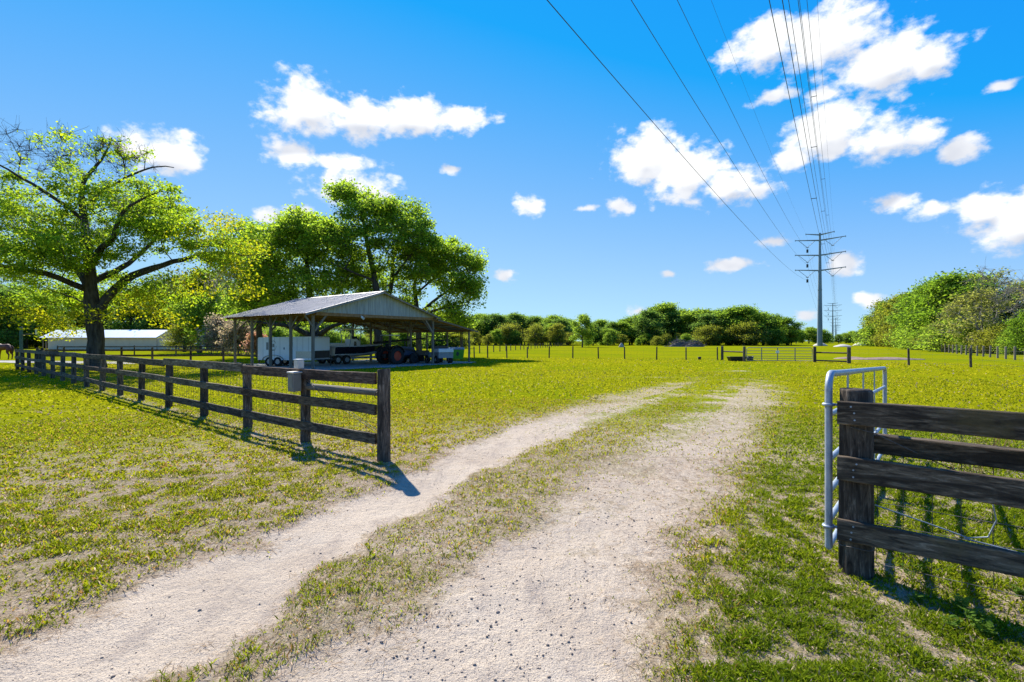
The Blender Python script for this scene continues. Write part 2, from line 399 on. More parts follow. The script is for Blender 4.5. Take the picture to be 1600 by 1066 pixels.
M['cable'] = mat_noise('dark_cable', (.03,.035,.04), (.06,.065,.07), 3, .5, .3, 0)
M['pylon'] = mat_noise('blue_grey_steel', (.16,.21,.25), (.20,.26,.30), .6, .55, .2, .05)
M['insul'] = mat_noise('grey_insulator', (.12,.13,.14), (.2,.21,.22), 8, .5, 0, 0)
M['white'] = mat_noise('white_trailer_skin', (.78,.79,.80), (.84,.85,.86), 2.5, .35, 0, .03, spec=.5)
M['white_dull'] = mat_noise('white_gelcoat', (.55,.56,.57), (.70,.71,.71), 3, .3, 0, .02, spec=.5)
M['diamond'] = mat_noise('tread_plate', (.40,.38,.35), (.62,.60,.56), 22, .35, .7, .3)
M['tire'] = mat_noise('tyre_rubber', (.012,.012,.012), (.03,.03,.03), 20, .85, 0, .2)
M['rim'] = mat_noise('grey_rim', (.28,.29,.30), (.42,.43,.44), 8, .4, .6, .05)
M['redrim'] = mat_noise('red_orange_paint', (.40,.035,.015), (.52,.06,.02), 5, .45, 0, .05)
M['black'] = mat_noise('black_paint', (.010,.010,.011), (.025,.025,.027), 5, .4, 0, .05, spec=.4)
M['navy'] = mat_noise('navy_hull', (.006,.008,.014), (.012,.015,.025), 3, .2, 0, .01, spec=.5)
M['navy_grey'] = mat_noise('blue_grey_paint', (.03,.045,.085), (.05,.065,.11), 3, .4, 0, .02)
M['grey'] = mat_noise('mid_grey_plastic', (.20,.20,.20), (.29,.29,.285), 6, .55, 0, .05)
M['olive_box'] = mat_noise('olive_grey_box', (.17,.155,.125), (.23,.21,.175), 5, .6, 0, .05)
M['lid'] = mat_noise('pale_box_lid', (.46,.42,.36), (.56,.52,.46), 6, .6, 0, .05)
M['lime'] = mat_noise('lime_green_plastic', (.09,.33,.022), (.15,.44,.03), 3, .45, 0, .05)
M['mark_dark'] = mat_noise('dark_mark', (.03,.06,.05), (.05,.08,.07), 5, .6, 0, 0)
M['greylid'] = mat_noise('brown_grey_lid', (.24,.20,.17), (.34,.30,.26), 5, .7, 0, .1)
M['tan_wall'] = mat_noise('tan_metal_wall', (.66,.46,.31), (.72,.52,.36), 1.5, .6, 0, .05)
M['white_roof'] = mat_noise('white_metal_roof', (.74,.75,.77), (.82,.83,.84), 1, .35, .1, .02)
M['gravel'] = mat_noise('pale_gravel', (.24,.225,.20), (.42,.395,.36), 5, .95, 0, .6, (1,1,1), 10, .1)
M['stone'] = mat_noise('grey_pebble', (.22,.165,.12), (.44,.35,.27), 9, .9, 0, .3, vary=.2)
M['bark'] = mat_noise('oak_bark', (.022,.018,.014), (.105,.09,.075), 2.2, .95, 0, 1.0, (3,3,.7), 9, .1)
M['bark_far'] = mat_noise('grey_bark', (.045,.036,.028), (.13,.11,.09), 2.2, .95, 0, .6, (3,3,.7), 6, .1)
M['bark_pale'] = mat_noise('pale_bark', (.16,.14,.115), (.30,.27,.23), 2.2, .95, 0, .5, (3,3,.7), 6, .1)
M['moss'] = mat_leaf('hanging_grey_moss', [(.14,.135,.12),(.22,.21,.19),(.17,.155,.145)], .25, .9)
M['leaf_oak'] = mat_leaf('spring_oak_leaf', [(.052,.105,.014),(.105,.175,.016),(.155,.22,.018),(.205,.24,.02)], .6)
M['leaf_gold'] = mat_leaf('golden_new_leaf', [(.13,.175,.012),(.19,.21,.014),(.25,.225,.016)], .5)
M['leaf_green'] = mat_leaf('green_broad_leaf', [(.055,.105,.014),(.11,.175,.018),(.165,.23,.024),(.225,.285,.032)], .6)
M['leaf_dark'] = mat_leaf('dark_green_leaf', [(.05,.095,.022),(.088,.15,.026),(.145,.21,.032)], .5)
M['leaf_mid'] = mat_leaf('mid_green_leaf', [(.072,.13,.02),(.13,.20,.024),(.20,.265,.032)], .5)
M['leaf_yel'] = mat_leaf('yellow_green_leaf', [(.09,.12,.015),(.15,.17,.02),(.19,.19,.03)], .45)
M['leaf_bright'] = mat_leaf('bright_green_leaf', [(.060,.115,.014),(.10,.17,.018),(.15,.215,.022)], .5)
M['leaf_sparse'] = mat_leaf('olive_bud_leaf', [(.12,.125,.03),(.18,.185,.045),(.15,.18,.025)], .4)
M['leaf_pink'] = mat_leaf('tan_pink_blossom', [(.22,.18,.11),(.27,.21,.14),(.18,.19,.05)], .35)
M['leaf_salmon'] = mat_leaf('salmon_blossom', [(.38,.20,.13),(.30,.17,.11),(.20,.18,.05)], .35)
M['weed'] = mat_leaf('weed_leaf', [(.06,.12,.015),(.10,.17,.02),(.15,.21,.03)], .4)
M['straw'] = mat_leaf('dry_stalk', [(.34,.26,.14),(.26,.19,.09),(.40,.31,.18)], .3)
M['horse'] = mat_noise('chestnut_coat', (.085,.026,.012), (.15,.05,.022), 3, .55, 0, .05, spec=.3)
M['mane'] = mat_noise('dark_mane', (.03,.015,.008), (.06,.03,.018), 8, .8, 0, .2)
M['glass'] = mat_noise('dark_glass', (.01,.013,.016), (.02,.024,.028), 2, .08, 0, 0, spec=.6)
M['blue'] = mat_noise('blue_paint', (.06,.16,.30), (.09,.20,.36), 2, .35, 0, 0)
M['teal'] = mat_noise('teal_green_post', (.03,.075,.07), (.05,.11,.10), 4, .7, 0, .1)
M['brush'] = mat_noise('dead_brush', (.10,.085,.08), (.22,.20,.19), 6, .9, 0, .3, vary=.25)
M['dirtpile'] = mat_noise('pale_sand_pile', (.42,.38,.33), (.58,.54,.48), 3, .95, 0, .4)
M['brown_litter'] = mat_noise('brown_litter', (.20,.13,.10), (.34,.25,.20), 3, .95, 0, .5, (1,1,1), 8, .1)

# ------------------------------------------------------------------ ground fields (real wear of the place)
yk = np.array([-12, 0, 2.0, 2.8, 4.29, 6.27, 8.14, 11.6, 14.8, 20, 29, 41])
Lc = np.array([-14, -4.6, -2.95, -2.38, -1.72, -.94, -.35, 1.6, 3.6, 7.0, 12.0, 20.2]); Lh = np.array([.8,.75,.72,.62,.46,.50,.68,.85,1.2,1.6,1.6,.7]); Ls = np.array([1.1,1.1,1.1,1.1,1.02,.93,.82,.60,.44,.33,.10,.0])
Rc = np.array([-10, -2.4, -.85, -.22, .72, 1.6, 2.6, 4.6, 6.3, 9.2, 13.2, 21.4]); Rh = np.array([.8,.85,.88,.90,.76,.92,1.05,1.2,1.4,1.6,1.6,.7]); Rs = np.array([1.0,1.0,1.0,.96,.76,.60,.54,.50,.45,.36,.14,.0])
FDIR = Vector((.765, -.643, 0)).normalized(); FN = Vector((-FDIR.y*-1, 0, 0))
FN = Vector((-.643, -.765, 0)).normalized()                        # towards the lane side
FP1 = Vector((-1.82, 7.27, 0)); FP2 = Vector((2.54, 3.78, 0))      # gate posts
def fields(x, y):
    x = np.asarray(x, float); y = np.asarray(y, float)
    wob = (fbm(x*.7, y*.7, 3)-.5)*.65 + (fbm(x*3.1, y*3.1, 13, 3)-.5)*.55
    def rut(c, h, s):
        a = np.abs(x + wob - np.interp(y, yk, c)); hh = np.interp(y, yk, h)
        return np.interp(y, yk, s)*(1-sstep(.35, 1.75, a/hh))*(y < 44)
    l = rut(Lc, Lh, Ls); r_ = rut(Rc, Rh, Rs)
    dirt = np.maximum(l, r_)
    mid = (x > np.interp(y, yk, Lc)) & (x < np.interp(y, yk, Rc)) & (y < 30)
    dirt = np.where(mid, np.maximum(dirt, (.40 - .012*y)*(.55+.9*fbm(x*1.3, y*.8, 91, 3))), dirt)
    # a bare sandy spot by the far gate and one before the pen
    for (cx, cy, rx, ry, w) in ((13.0, 29.2, 2.0, .35, .8), (8.2, 17.5, 2.6, 1.4, .42), (6.2, 24.0, 4.0, 1.5, .35), (2.55, 3.55, .45, .35, .35)):
        dirt = np.maximum(dirt, w*np.exp(-(((x-cx)/rx)**2 + ((y-cy)/ry)**2)))
    cl = (np.interp(y, yk, Lc)+np.interp(y, yk, Rc))/2
    dry = .75*np.exp(-((x-cl)/np.interp(y, yk, Rc-Lc+Rh+.3)*1.25)**4)*(y < 34)
    # litter strip below the board fences
    q = (x-FP1.x)*FN.x + (y-FP1.y)*FN.y; s = (x-FP1.x)*FDIR.x + (y-FP1.y)*FDIR.y
    dry = np.maximum(dry, np.where(s < .6, .62*np.exp(-((q-.12)/.42)**2), 0))
    dry = np.maximum(dry, np.where(s > 5, .55*np.exp(-((q-.2)/.5)**2), 0))
    dry = np.maximum(dry, .35*sstep(.52, .7, fbm(x*.35, y*.35, 21))*(y < 14))
    dry = np.maximum(dry, np.where((x < -2) & (y < 9.5), .34*sstep(9.5, 8, y), 0))
    dry = np.where(mid, dry*.55, dry)*(1-.6*sstep(15, 26, y))
    verge = sstep(.1, .7, x-np.interp(y, yk, Rc+Rh))*(1-sstep(8, 13, y))*(1-sstep(1.4, 2.6, x-np.interp(y, yk, Rc+Rh)))
    dry = dry*(1-.8*verge)
    return dirt, np.clip(dry, 0, 1)

def grid_axis(fine0, fine1, step, lo, hi, grow):
    a = list(np.arange(fine0, fine1+1e-6, step)); st = step; v = a[-1]
    while v < hi: st *= grow; v += st; a.append(v)
    st = step; v = a[0]; b = []
    while v > lo: st *= grow; v -= st; b.append(v)
    return np.array(b[::-1]+a)
def build_ground():
    xs = grid_axis(-9, 9, .11, -4200, 4200, 1.075); ys = grid_axis(1.0, 15, .11, -300, 6500, 1.07)
    X, Y = np.meshgrid(xs, ys); x = X.ravel(); y = Y.ravel()
    dirt, dry = fields(x, y)
    nearm = (1-sstep(7.5, 14, np.hypot(x, y)))
    z = (fbm(x*.9, y*.9, 5)-.5)*.05*nearm - .045*dirt*nearm + (fbm(x*4, y*4, 9)-.5)*.03*nearm
    nx, ny = len(xs), len(ys)
    I = np.arange(nx*ny).reshape(ny, nx)
    F = np.stack([I[:-1,:-1], I[:-1,1:], I[1:,1:], I[1:,:-1]], -1).reshape(-1, 4)
    fx = x[F].mean(1); fy = y[F].mean(1)
    inl = (fx > np.interp(fy, yk, Lc-Lh)) & (fx < np.interp(fy, yk, Rc+Rh)) & (fy < 42) & (fy > -12)
    V = np.stack([x, y, z], -1)
    for nm, sel in (('ground', ~inl), ('driveway', inl)):
        f = F[sel]; u, inv = np.unique(f, return_inverse=True)
        me = mesh_arr(nm, V[u], inv.reshape(f.shape), M['ground'], True, {'dirt': dirt[u], 'dry': dry[u], 'near': nearm[u]})
        tag(link(nm, me), kind='structure')
build_ground()
def ground_z(x, y):
    d, _ = fields(x, y); nm = (1-sstep(7.5, 14, np.hypot(x, y)))
    return (fbm(np.asarray(x)*.9, np.asarray(y)*.9, 5)-.5)*.05*nm - .045*d*nm + (fbm(np.asarray(x)*4, np.asarray(y)*4, 9)-.5)*.03*nm

# gravel yard below the pole barn and a gravel lane beyond
BARN = Vector((-11.66, 30.0, 0)); BU = Vector((.6, .8, 0)); BV = Vector((-.8, .6, 0)); BRZ = math.atan2(.8, .6)
def W(s, t, z=0.0): return BARN + BU*s + BV*t + Vector((0, 0, z))
def sheet(name, pts, z, mat, wob=.35, sub=14):
    vs = []
    for i in range(len(pts)):
        a = Vector(pts[i]); b = Vector(pts[(i+1) % len(pts)])
        for k in range(sub):
            p = a.lerp(b, k/sub); vs.append((p.x+random.uniform(-wob, wob), p.y+random.uniform(-wob, wob), z))
    me = bpy.data.meshes.new(name); me.from_pydata(vs, [], [tuple(range(len(vs)))]); me.materials.append(mat); me.update()
    if me.polygons[0].normal.z < 0: me.flip_normals()
    return tag(link(name, me), kind='structure')
sheet('gravel_yard', [W(-.3,-.8)[:2]+(0,), W(6.5,-1.3)[:2]+(0,), W(14.3,-.7)[:2]+(0,), W(14.4,11)[:2]+(0,), W(-.4,11)[:2]+(0,)], .012, M['gravel'])
sheet('gravel_lane', [(-45,41.5,0), (-33,38.6,0), (-20.5,37.2,0), (-21.5,40.5,0), (-33,42.2,0), (-46,44.8,0)], .010, M['gravel'])

# ------------------------------------------------------------------ grass, gravel (stuff)
def build_grass():
    parts_V = []; parts_T = []; parts_F = []; off = 0
    # zone: r0, r1, count, blade height range, width, kind
    zones = [(2.1, 4.2, 105000, .014, .046, .0072), (4.2, 8, 180000, .016, .050, .0105), (8, 15, 160000, .020, .052, .019), (15, 30, 80000, .022, .06, .04), (30, 52, 26000, .025, .06, .07)]
    for zi, (r0, r1, n, h0, h1, w) in enumerate(zones):
        n0 = int(n*3)
        r_ = np.sqrt(rng.uniform(r0*r0, r1*r1, n0)); a = rng.uniform(-R(52), R(50), n0)
        x = r_*np.sin(a); y = r_*np.cos(a)
        dirt, dry = fields(x, y)
        cl = fbm(x*6.5, y*6.5, 31, 3); cl2 = fbm(x*19, y*19, 41, 2); bigc = fbm(x*1.1, y*1.1, 61, 3)
        verge = sstep(.1, .7, x-np.interp(y, yk, Rc+Rh))*(1-sstep(8, 13, y))
        dm = sstep(.22, .62, dirt + (cl2-.5)*.5 + (cl-.5)*1.0)
        cov = cl*.6+cl2*.4
        p = (1-dm)*np.clip(.24 + 3.4*(cov-.43) + .9*(bigc-.45) + .25*verge + .2*(zi > 1), .05, 1)*(1-.6*np.clip(dry*1.1, 0, 1)*(1-sstep(.45, .58, cl)))
        bs = (x-BARN.x)*BU.x+(y-BARN.y)*BU.y; bt = (x-BARN.x)*BV.x+(y-BARN.y)*BV.y
        p = np.where((bs > -.4) & (bs < 14.4) & (bt > -.9) & (bt < 11), p*.03, p)
        # dead straw litter lies also where little grows
        dead = rng.uniform(0, 1, n0) < (.30+.30*dry)*(1, 1, .45, .1, .05)[zi]*(1-.5*verge)
        p = np.where(dead, (1-sstep(.35, .8, dirt+(cl2-.5)*.6))*.5, p)
        k = rng.uniform(0, 1, n0) < p
        x, y, cl, dry, dirt, cl2, dead, verge = [v[k][:n] for v in (x, y, cl, dry, dirt, cl2, dead, verge)]; m = len(x)
        z = ground_z(x, y) - .004
        lush = np.clip((cl-.40)*3.5, 0, 1)*(1-.6*dry)
        h = rng.uniform(h0, h1, m)*(.6+.8*lush); ww = w*rng.uniform(.6, 1.35, m)
        az = rng.uniform(0, 2*np.pi, m); lean = rng.uniform(.3, 1.3, m)*h; la = rng.uniform(0, 2*np.pi, m)
        lean = np.where(dead, rng.uniform(.03, .11, m)*(1+zi*.2), lean); h = np.where(dead, rng.uniform(.004, .016, m), h); ww = np.where(dead, ww*.45, ww)
        dx, dy = np.cos(az)*ww/2, np.sin(az)*ww/2; lx, ly = np.cos(la)*lean, np.sin(la)*lean
        P0 = np.stack([x-dx*.5, y-dy*.5, z], -1); P1 = np.stack([x+dx*.5, y+dy*.5, z], -1)
        P2 = np.stack([x+dx+lx*.5, y+dy+ly*.5, z+h*.62], -1); P4 = np.stack([x-dx+lx*.5, y-dy+ly*.5, z+h*.62], -1)
        P3 = np.stack([x+lx, y+ly, z+h*rng.uniform(.65, 1.05, m)], -1)
        V = np.stack([P0, P1, P2, P3, P4], 1).reshape(-1, 3)
        F = np.arange(m)[:, None]*5 + off
        parts_F.append(np.concatenate([np.concatenate([F, F+1, F+2], 1), np.concatenate([F, F+2, F+4], 1), np.concatenate([F+4, F+2, F+3], 1)], 0))
        # blade colours: green, yellow-green, gold, straw
        u = rng.uniform(0, 1, m); big = fbm(x*.12, y*.12, 77, 3)
        g1 = np.array([.12, .175, .008]); g2 = np.array([.222, .252, .007]); g3 = np.array([.305, .285, .010]); s1 = np.array([.44, .345, .235])*(1, 1, .75, .6, .6)[zi]
        t = np.clip(u*.6 + (big-.42)*1.0 + .16*zi - .02 - .12*lush - .35*verge, 0, 1)[:, None]
        c = np.where(t < .5, g1+(g2-g1)*t*2, g2+(g3-g2)*(t*2-1))
        st = (dead | (rng.uniform(0, 1, m) < .05+.25*dry*(1-lush)))[:, None]
        c = np.where(st, s1*rng.uniform(.4, 1.2, (m, 1)), c*rng.uniform(.8, 1.2, (m, 1)))
        rd = ((rng.uniform(0, 1, m) < .10*(zi < 3)*(1-verge)) & ~dead)[:, None]; c = np.where(rd, np.array([.33, .20, .05])*rng.uniform(.7, 1.2, (m, 1)), c)
        c4 = np.concatenate([c, np.ones((m, 1))], 1)
        parts_T.append(np.repeat(c4, 5, 0)); parts_V.append(V); off += m*5
    me = mesh_arr('lawn_grass', np.concatenate(parts_V), np.concatenate(parts_F), M['blade'], False, {'tint': np.concatenate(parts_T)})
    tag(link('lawn_grass', me), 'short patchy green and straw lawn grass growing on both sides of the sandy drive', 'grass', kind='stuff')
build_grass()

def build_pebbles():
    V0 = np.array([(0,0,1),(.9,0,.3),(.25,.85,.3),(-.75,.5,.3),(-.7,-.55,.35),(.3,-.85,.25),(.5,.4,-.5),(-.5,.1,-.5),(.1,-.6,-.5)])
    F0 = np.array([(0,1,2),(0,2,3),(0,3,4),(0,4,5),(0,5,1),(1,6,2),(2,6,7),(2,7,3),(3,7,4),(4,7,8),(4,8,5),(5,8,1),(1,8,6)])
    n0 = 42000; y = rng.uniform(2.2, 13, n0)**1.0; y = 2.2+(y-2.2)**1.6/(10.8**.6); x = rng.uniform(-4.5, 6.5, n0)
    d, _ = fields(x, y); cl = fbm(x*.9, y*.9, 55, 3)
    k = (d > .5) & (rng.uniform(0, 1, n0) < np.clip((cl-.36)*3, .05, 1)); x, y = x[k], y[k]; n = len(x)
    s = .0028 + .009*rng.uniform(0, 1, n)**5; s[rng.uniform(0, 1, n) < .004] *= 2.2
    az = rng.uniform(0, 6.28, n); ca, sa = np.cos(az), np.sin(az)
    V = V0[None]*(s[:, None, None]*np.stack([rng.uniform(.8, 1.5, n), rng.uniform(.7, 1.1, n), rng.uniform(.5, .9, n)], -1)[:, None, :])
    X = V[..., 0]*ca[:, None]-V[..., 1]*sa[:, None]+x[:, None]; Y = V[..., 0]*sa[:, None]+V[..., 1]*ca[:, None]+y[:, None]; Z = V[..., 2]+(ground_z(x, y)+s*.15)[:, None]
    F = (F0[None]+(np.arange(n)*9)[:, None, None]).reshape(-1, 3)
    me = mesh_arr('loose_gravel', np.stack([X, Y, Z], -1).reshape(-1, 3), F, M['stone'])
    tag(link('loose_gravel', me), 'small dark pebbles and gravel scattered over the sandy wheel ruts', 'gravel', kind='stuff')
build_pebbles()

# ------------------------------------------------------------------ board fences at the entrance
def board_mesh(L_, h, th, seed, mat):
    """plank along +X from 0 to L with slightly uneven edges and a bow"""
    r_ = random.Random(seed); n = 9; secs = []
    bow = r_.uniform(-.012, .012); tw = r_.uniform(-.05, .05)
    for i in range(n):
        t = i/(n-1); x = t*L_; zc = bow*4*t*(1-t)+r_.uniform(-.004, .004); hh = h/2*(1+r_.uniform(-.025, .025)); tt = th/2
        ro = tw*(t-.5); b = .006
        pts = [(-tt, -hh+b), (-tt+b, -hh), (tt-b, -hh), (tt, -hh+b), (tt, hh-b), (tt-b, hh), (-tt+b, hh), (-tt, hh-b)]
        secs.append([(x, p[0]-p[1]*ro, zc+p[1]+r_.uniform(-.0015, .0015)) for p in pts])
    mb = MB(); mb.loft(secs, True, False); me = mb.mesh('rail', mat); fix_normals(me); return me
def post_mesh(h, r_, seed, mat, n=14):
    q = random.Random(seed); mb = MB(); sl = q.uniform(-.25, .25)*r_
    secs = []
    for zz, k in ((-.25, 1.04), (0, 1.04), (.25*h, 1.01), (.5*h, 1.0), (.75*h, .99), (h-.015, .98), (h, .93)):
        secs.append([(math.cos(2*math.pi*i/n)*r_*k*(1+q.uniform(-.025, .025)), math.sin(2*math.pi*i/n)*r_*k*(1+q.uniform(-.025, .025)), zz+(sl*math.cos(2*math.pi*i/n) if zz > .9*h else 0)) for i in range(n)])
    mb.loft(secs, True, True); return mb.mesh('post', mat)
def dir_rot(v): return math.atan2(v.y, v.x)

FB = -FDIR                                                         # left fence runs away from the lane
left_fence = thing('board_fence', FP1, dir_rot(FB), 'long dark three-board fence with wire mesh running from the gate opener to the oak', 'fence')
def local_board(fence, s0, s1, z0, z1, off, h, th, seed, mat, name='rail'):
    L_ = math.hypot(s1-s0, z1-z0)
    return link(name, board_mesh(L_, h, th, seed, mat), fence, (s0, off, z0), (0, -math.atan2(z1-z0, s1-s0), 0))
PR = .082
NP = 17; SPACE = 2.28
ps = [0.0, 2.2]
while len(ps) < NP: ps.append(ps[-1]+SPACE+random.uniform(-.12, .12))
pm = [post_mesh(1.24, PR, 40+i, M['post']) for i in range(5)]
link('post', post_mesh(1.30, .092, 3, M['post']), left_fence, (0, 0, 0), (0, 0, 0))
for i, s in enumerate(ps[1:]):
    link('post', pm[i % 5], left_fence, (s, 0, random.uniform(-.06, 0)), (random.uniform(-.02, .02), random.uniform(-.02, .02), random.uniform(0, 6)))
# local y: left of FB direction; lane side normal
FNL = 1.0 if Vector((-FB.y, FB.x, 0)).dot(FN) > 0 else -1.0
bo = FNL*(PR+.024)
rz_ = [(1.155, .165), (.73, .145), (.29, .15)]
for zi, (zc, hh) in enumerate(rz_):
    brk = [0]; i = 1 if zi == 1 else 2
    while i < NP-1: brk.append(i); i += random.choice((1, 2, 2))
    brk.append(NP-1)
    for j in range(len(brk)-1):
        a, b = ps[brk[j]], ps[brk[j+1]]
        a2 = a + (.093 if brk[j] == 0 else .002); b2 = b-.002
        o0 = bo if brk[j] else FNL*.045
        o = local_board(left_fence, a2, b2, zc+random.uniform(-.02, .02), zc+random.uniform(-.02, .02), bo, hh, .042, 100+zi*40+j, M['board_brown'] if (j == 0 and zi == 0) or random.random() < .35 else M['board'])
        if brk[j] == 0: o.location.y = FNL*.07; o.rotation_euler.z = math.atan2(bo-FNL*.07, b2-a2)
mb = MB(); mb.tube([(.09, -FNL*.02, .955), (1.1, -FNL*.015, .945), (2.13, -FNL*.01, .93)], [.05, .053, .056], 12)
mb.build('brace_pole', M['pole_grey'], left_fence)
mb = MB(); mb.tube([(2.12, FNL*.03, 1.08), (1.6, FNL*.02, .86), (.09, FNL*.03, .42)], .004, 5); mb.tube([(2.12, FNL*.05, 1.06), (1.5, FNL*.04, .80), (.1, FNL*.05, .40)], .004, 5)
mb.build('brace_wire', M['wire'], left_fence)
mb = MB(); mb.tube([(.12, FNL*.02+.05*math.cos(a), .92+.05*math.sin(a)) for a in np.linspace(0, 6.28, 12)], .006, 5); mb.tube([(.0, FNL*.085, 1.02), (.06, FNL*.10, .98), (.08, FNL*.09, .93)], .009, 6)
mb.build('latch_chain', M['wire'], left_fence)
def mesh_wires(x0, x1, yoff, z0, z1, sx, sz, r_, wave=.008):
    mb = MB(); q = random.Random(int(x1*10))
    zs = np.arange(z0, z1+1e-6, sz); xs = np.arange(x0, x1, sx)
    for z in zs: mb.tube([(x, yoff+q.uniform(-wave, wave), z+q.uniform(-wave, wave)) for x in np.arange(x0, x1+.01, .6)], r_, 3, False, False)
    for x in xs: mb.tube([(x, yoff, z0), (x+q.uniform(-.01, .01), yoff+q.uniform(-wave, wave), (z0+z1)/2), (x, yoff, z1)], r_, 3, False, False)
    return mb
tag(mesh_wires(.09, ps[-1], -FNL*(PR+.006), .04, 1.1, .155, .15, .0026).build('wire_mesh', M['wire'], left_fence), kind='stuff')

# gate opener control boxes on the second post
p2 = FP1 + FB*ps[1]
ob = thing('gate_opener_box', p2 + FN*.19 + Vector((0, 0, .86)), dir_rot(FB), 'olive grey gate opener box with hooded top on the second fence post', 'control box')
mb = MB(); mb.box((0, 0, .15), (.19, .15, .30), None, .012); mb.build('case', M['olive_box'], ob)
mb = MB(); mb.box((0, 0, .316), (.212, .175, .03), None, .008); mb.build('lid', M['lid'], ob)
mb = MB(); mb.box((.0, FNL*.079, .17), (.15, .006, .22), None, .002); mb.build('door_panel', M['olive_box'], ob)
jb = thing('junction_box', p2 + FN*.125 + FDIR*.02 + Vector((0, 0, 1.245)), dir_rot(FB), 'small pale beige box on top of the post behind the gate opener box', 'control box')
mb = MB(); mb.box((0, 0, .07), (.15, .11, .14), None, .01); mb.build('case', M['lid'], jb)
mb = MB(); mb.box((0, 0, .146), (.16, .12, .012), None, .003); mb.build('cap', M['white_dull'], jb)

right_fence = thing('board_fence', FP2, dir_rot(FDIR), 'dark board fence with knotty planks on the post where the tube gate hangs', 'fence')
RN = 1.0 if Vector((-FDIR.y, FDIR.x, 0)).dot(FN) > 0 else -1.0
link('post', post_mesh(1.345, .108, 11, M['post'], 22), right_fence, (0, 0, 0))
link('post', post_mesh(1.25, .09, 12, M['post'], 18), right_fence, (2.5, 0, 0))
link('post', post_mesh(1.25, .09, 13, M['post'], 18), right_fence, (4.9, 0, 0))
for j, (zc, hh, off, x0) in enumerate(((1.183, .168, RN*.125, -.10), (.775, .172, RN*.125, -.10), (.325, .15, RN*.125, -.10), (.95, .13, -RN*.085, .095))):
    local_board(right_fence, x0, 2.49, zc, zc-.012, off, hh, .045 if j < 3 else .11, 300+j, M['board'])
    local_board(right_fence, 2.51, 4.95, zc-.01, zc, off if j < 3 else -RN*.06, hh, .045, 320+j, M['board'])
nm_ = MB(); nm_.tube([(0, -.003, 0), (0, .003, 0)], .0065, 6); nm_ = nm_.mesh('nail', M['galv'])
for zc in (1.183, .775, .325):
    for dz in (-.05, 0, .045): link('nail', nm_, right_fence, (random.uniform(-.02, .02), RN*.1495, zc+dz))
mb = MB(); mb.tube([(-.02, RN*.115, 1.075), (.12, RN*.115, 1.05), (.45, -RN*.09, .86), (.8, -RN*.1, .72), (.86, -RN*.1, .70)], .0035, 5); mb.build('brace_wire', M['wire'], right_fence)
mb = MB(); mb.tube([(.108*math.cos(a)*1.03, .108*math.sin(a)*1.03, .20+.008*math.sin(3*a)) for a in np.linspace(0, 6.28, 20)], .004, 5)
mb.build('wire_loop', M['wire'], right_fence)
mb = MB(); mb.tube([(.11, -RN*.05, .50), (.3, -RN*.12, .44), (.5, -RN*.1, .40), (.62, -RN*.1, .37), (.72, -RN*.1, .40), (.76, -RN*.1, .52), (.74, -RN*.1, .64)], .005, 6); mb.tube([(.6, -RN*.11, .36), (1.0, -RN*.11, .32), (1.8, -RN*.11, .33), (2.5, -RN*.1, .32)], .005, 6)
mb.build('loose_wire', M['galv'], right_fence)
tag(mesh_wires(.11, 4.9, -RN*.13, .05, 1.05, .16, .15, .0026).build('wire_mesh', M['wire'], right_fence), kind='stuff')

# galvanised tube gate, swung open and sagging
G0 = Vector((2.40, 3.88, 0)); GD = Vector((3.15, 3.74, 0)).normalized(); GL = 4.88
gate = thing('tube_gate', G0, dir_rot(GD), 'galvanised six-bar tube gate swung open beside the dark fence post', 'gate')
sag = -.03
def gz(x, z): return z + sag*x*(z/1.4)
gzs = [.14, .34, .56, .80, 1.14]
mb = MB(); rr = .026; c = .12
loop = [(0, 0, .14), (0, 0, 1.45-c)] + [(c-c*math.cos(a), 0, 1.45-c+c*math.sin(a)) for a in np.linspace(.2, 1.57, 6)] + [(x, 0, gz(x, 1.45)) for x in np.linspace(.4, GL-c, 6)] + [(GL-c+c*math.sin(a), 0, gz(GL, 1.45)-c+c*math.cos(a)) for a in np.linspace(.2, 1.57, 6)] + [(GL, 0, gz(GL, .14))]
mb.tube(loop, rr, 12); mb.build('frame', M['galv'], gate)
for z in gzs:
    mb = MB(); mb.tube([(.0, 0, z), (GL/2, 0, gz(GL/2, z)), (GL, 0, gz(GL, z))], .021, 10); mb.build('bar', M['galv'], gate)
for f_ in (.25, .5, .75):
    x = GL*f_; mb = MB(); mb.box((x, .024, (gz(x, .14)+gz(x, 1.45))/2), (.085, .008, gz(x, 1.45)-gz(x, .14))); mb.build('upright', M['galv'], gate)
for z in (1.22, .30):
    mb = MB(); mb.tube([(.034*math.cos(a), .034*math.sin(a), z) for a in np.linspace(0, 6.2832, 14)], .012, 6, False)
    hv = Vector((FP2.x-G0.x, FP2.y-G0.y, 0)); hv.rotate(Matrix.Rotation(-dir_rot(GD), 3, 'Z')); mb.tube([Vector((0,0,z))+hv*.25, Vector((0,0,z))+hv*.8], .011, 6)
    mb.build('hinge', M['galv'], gate)

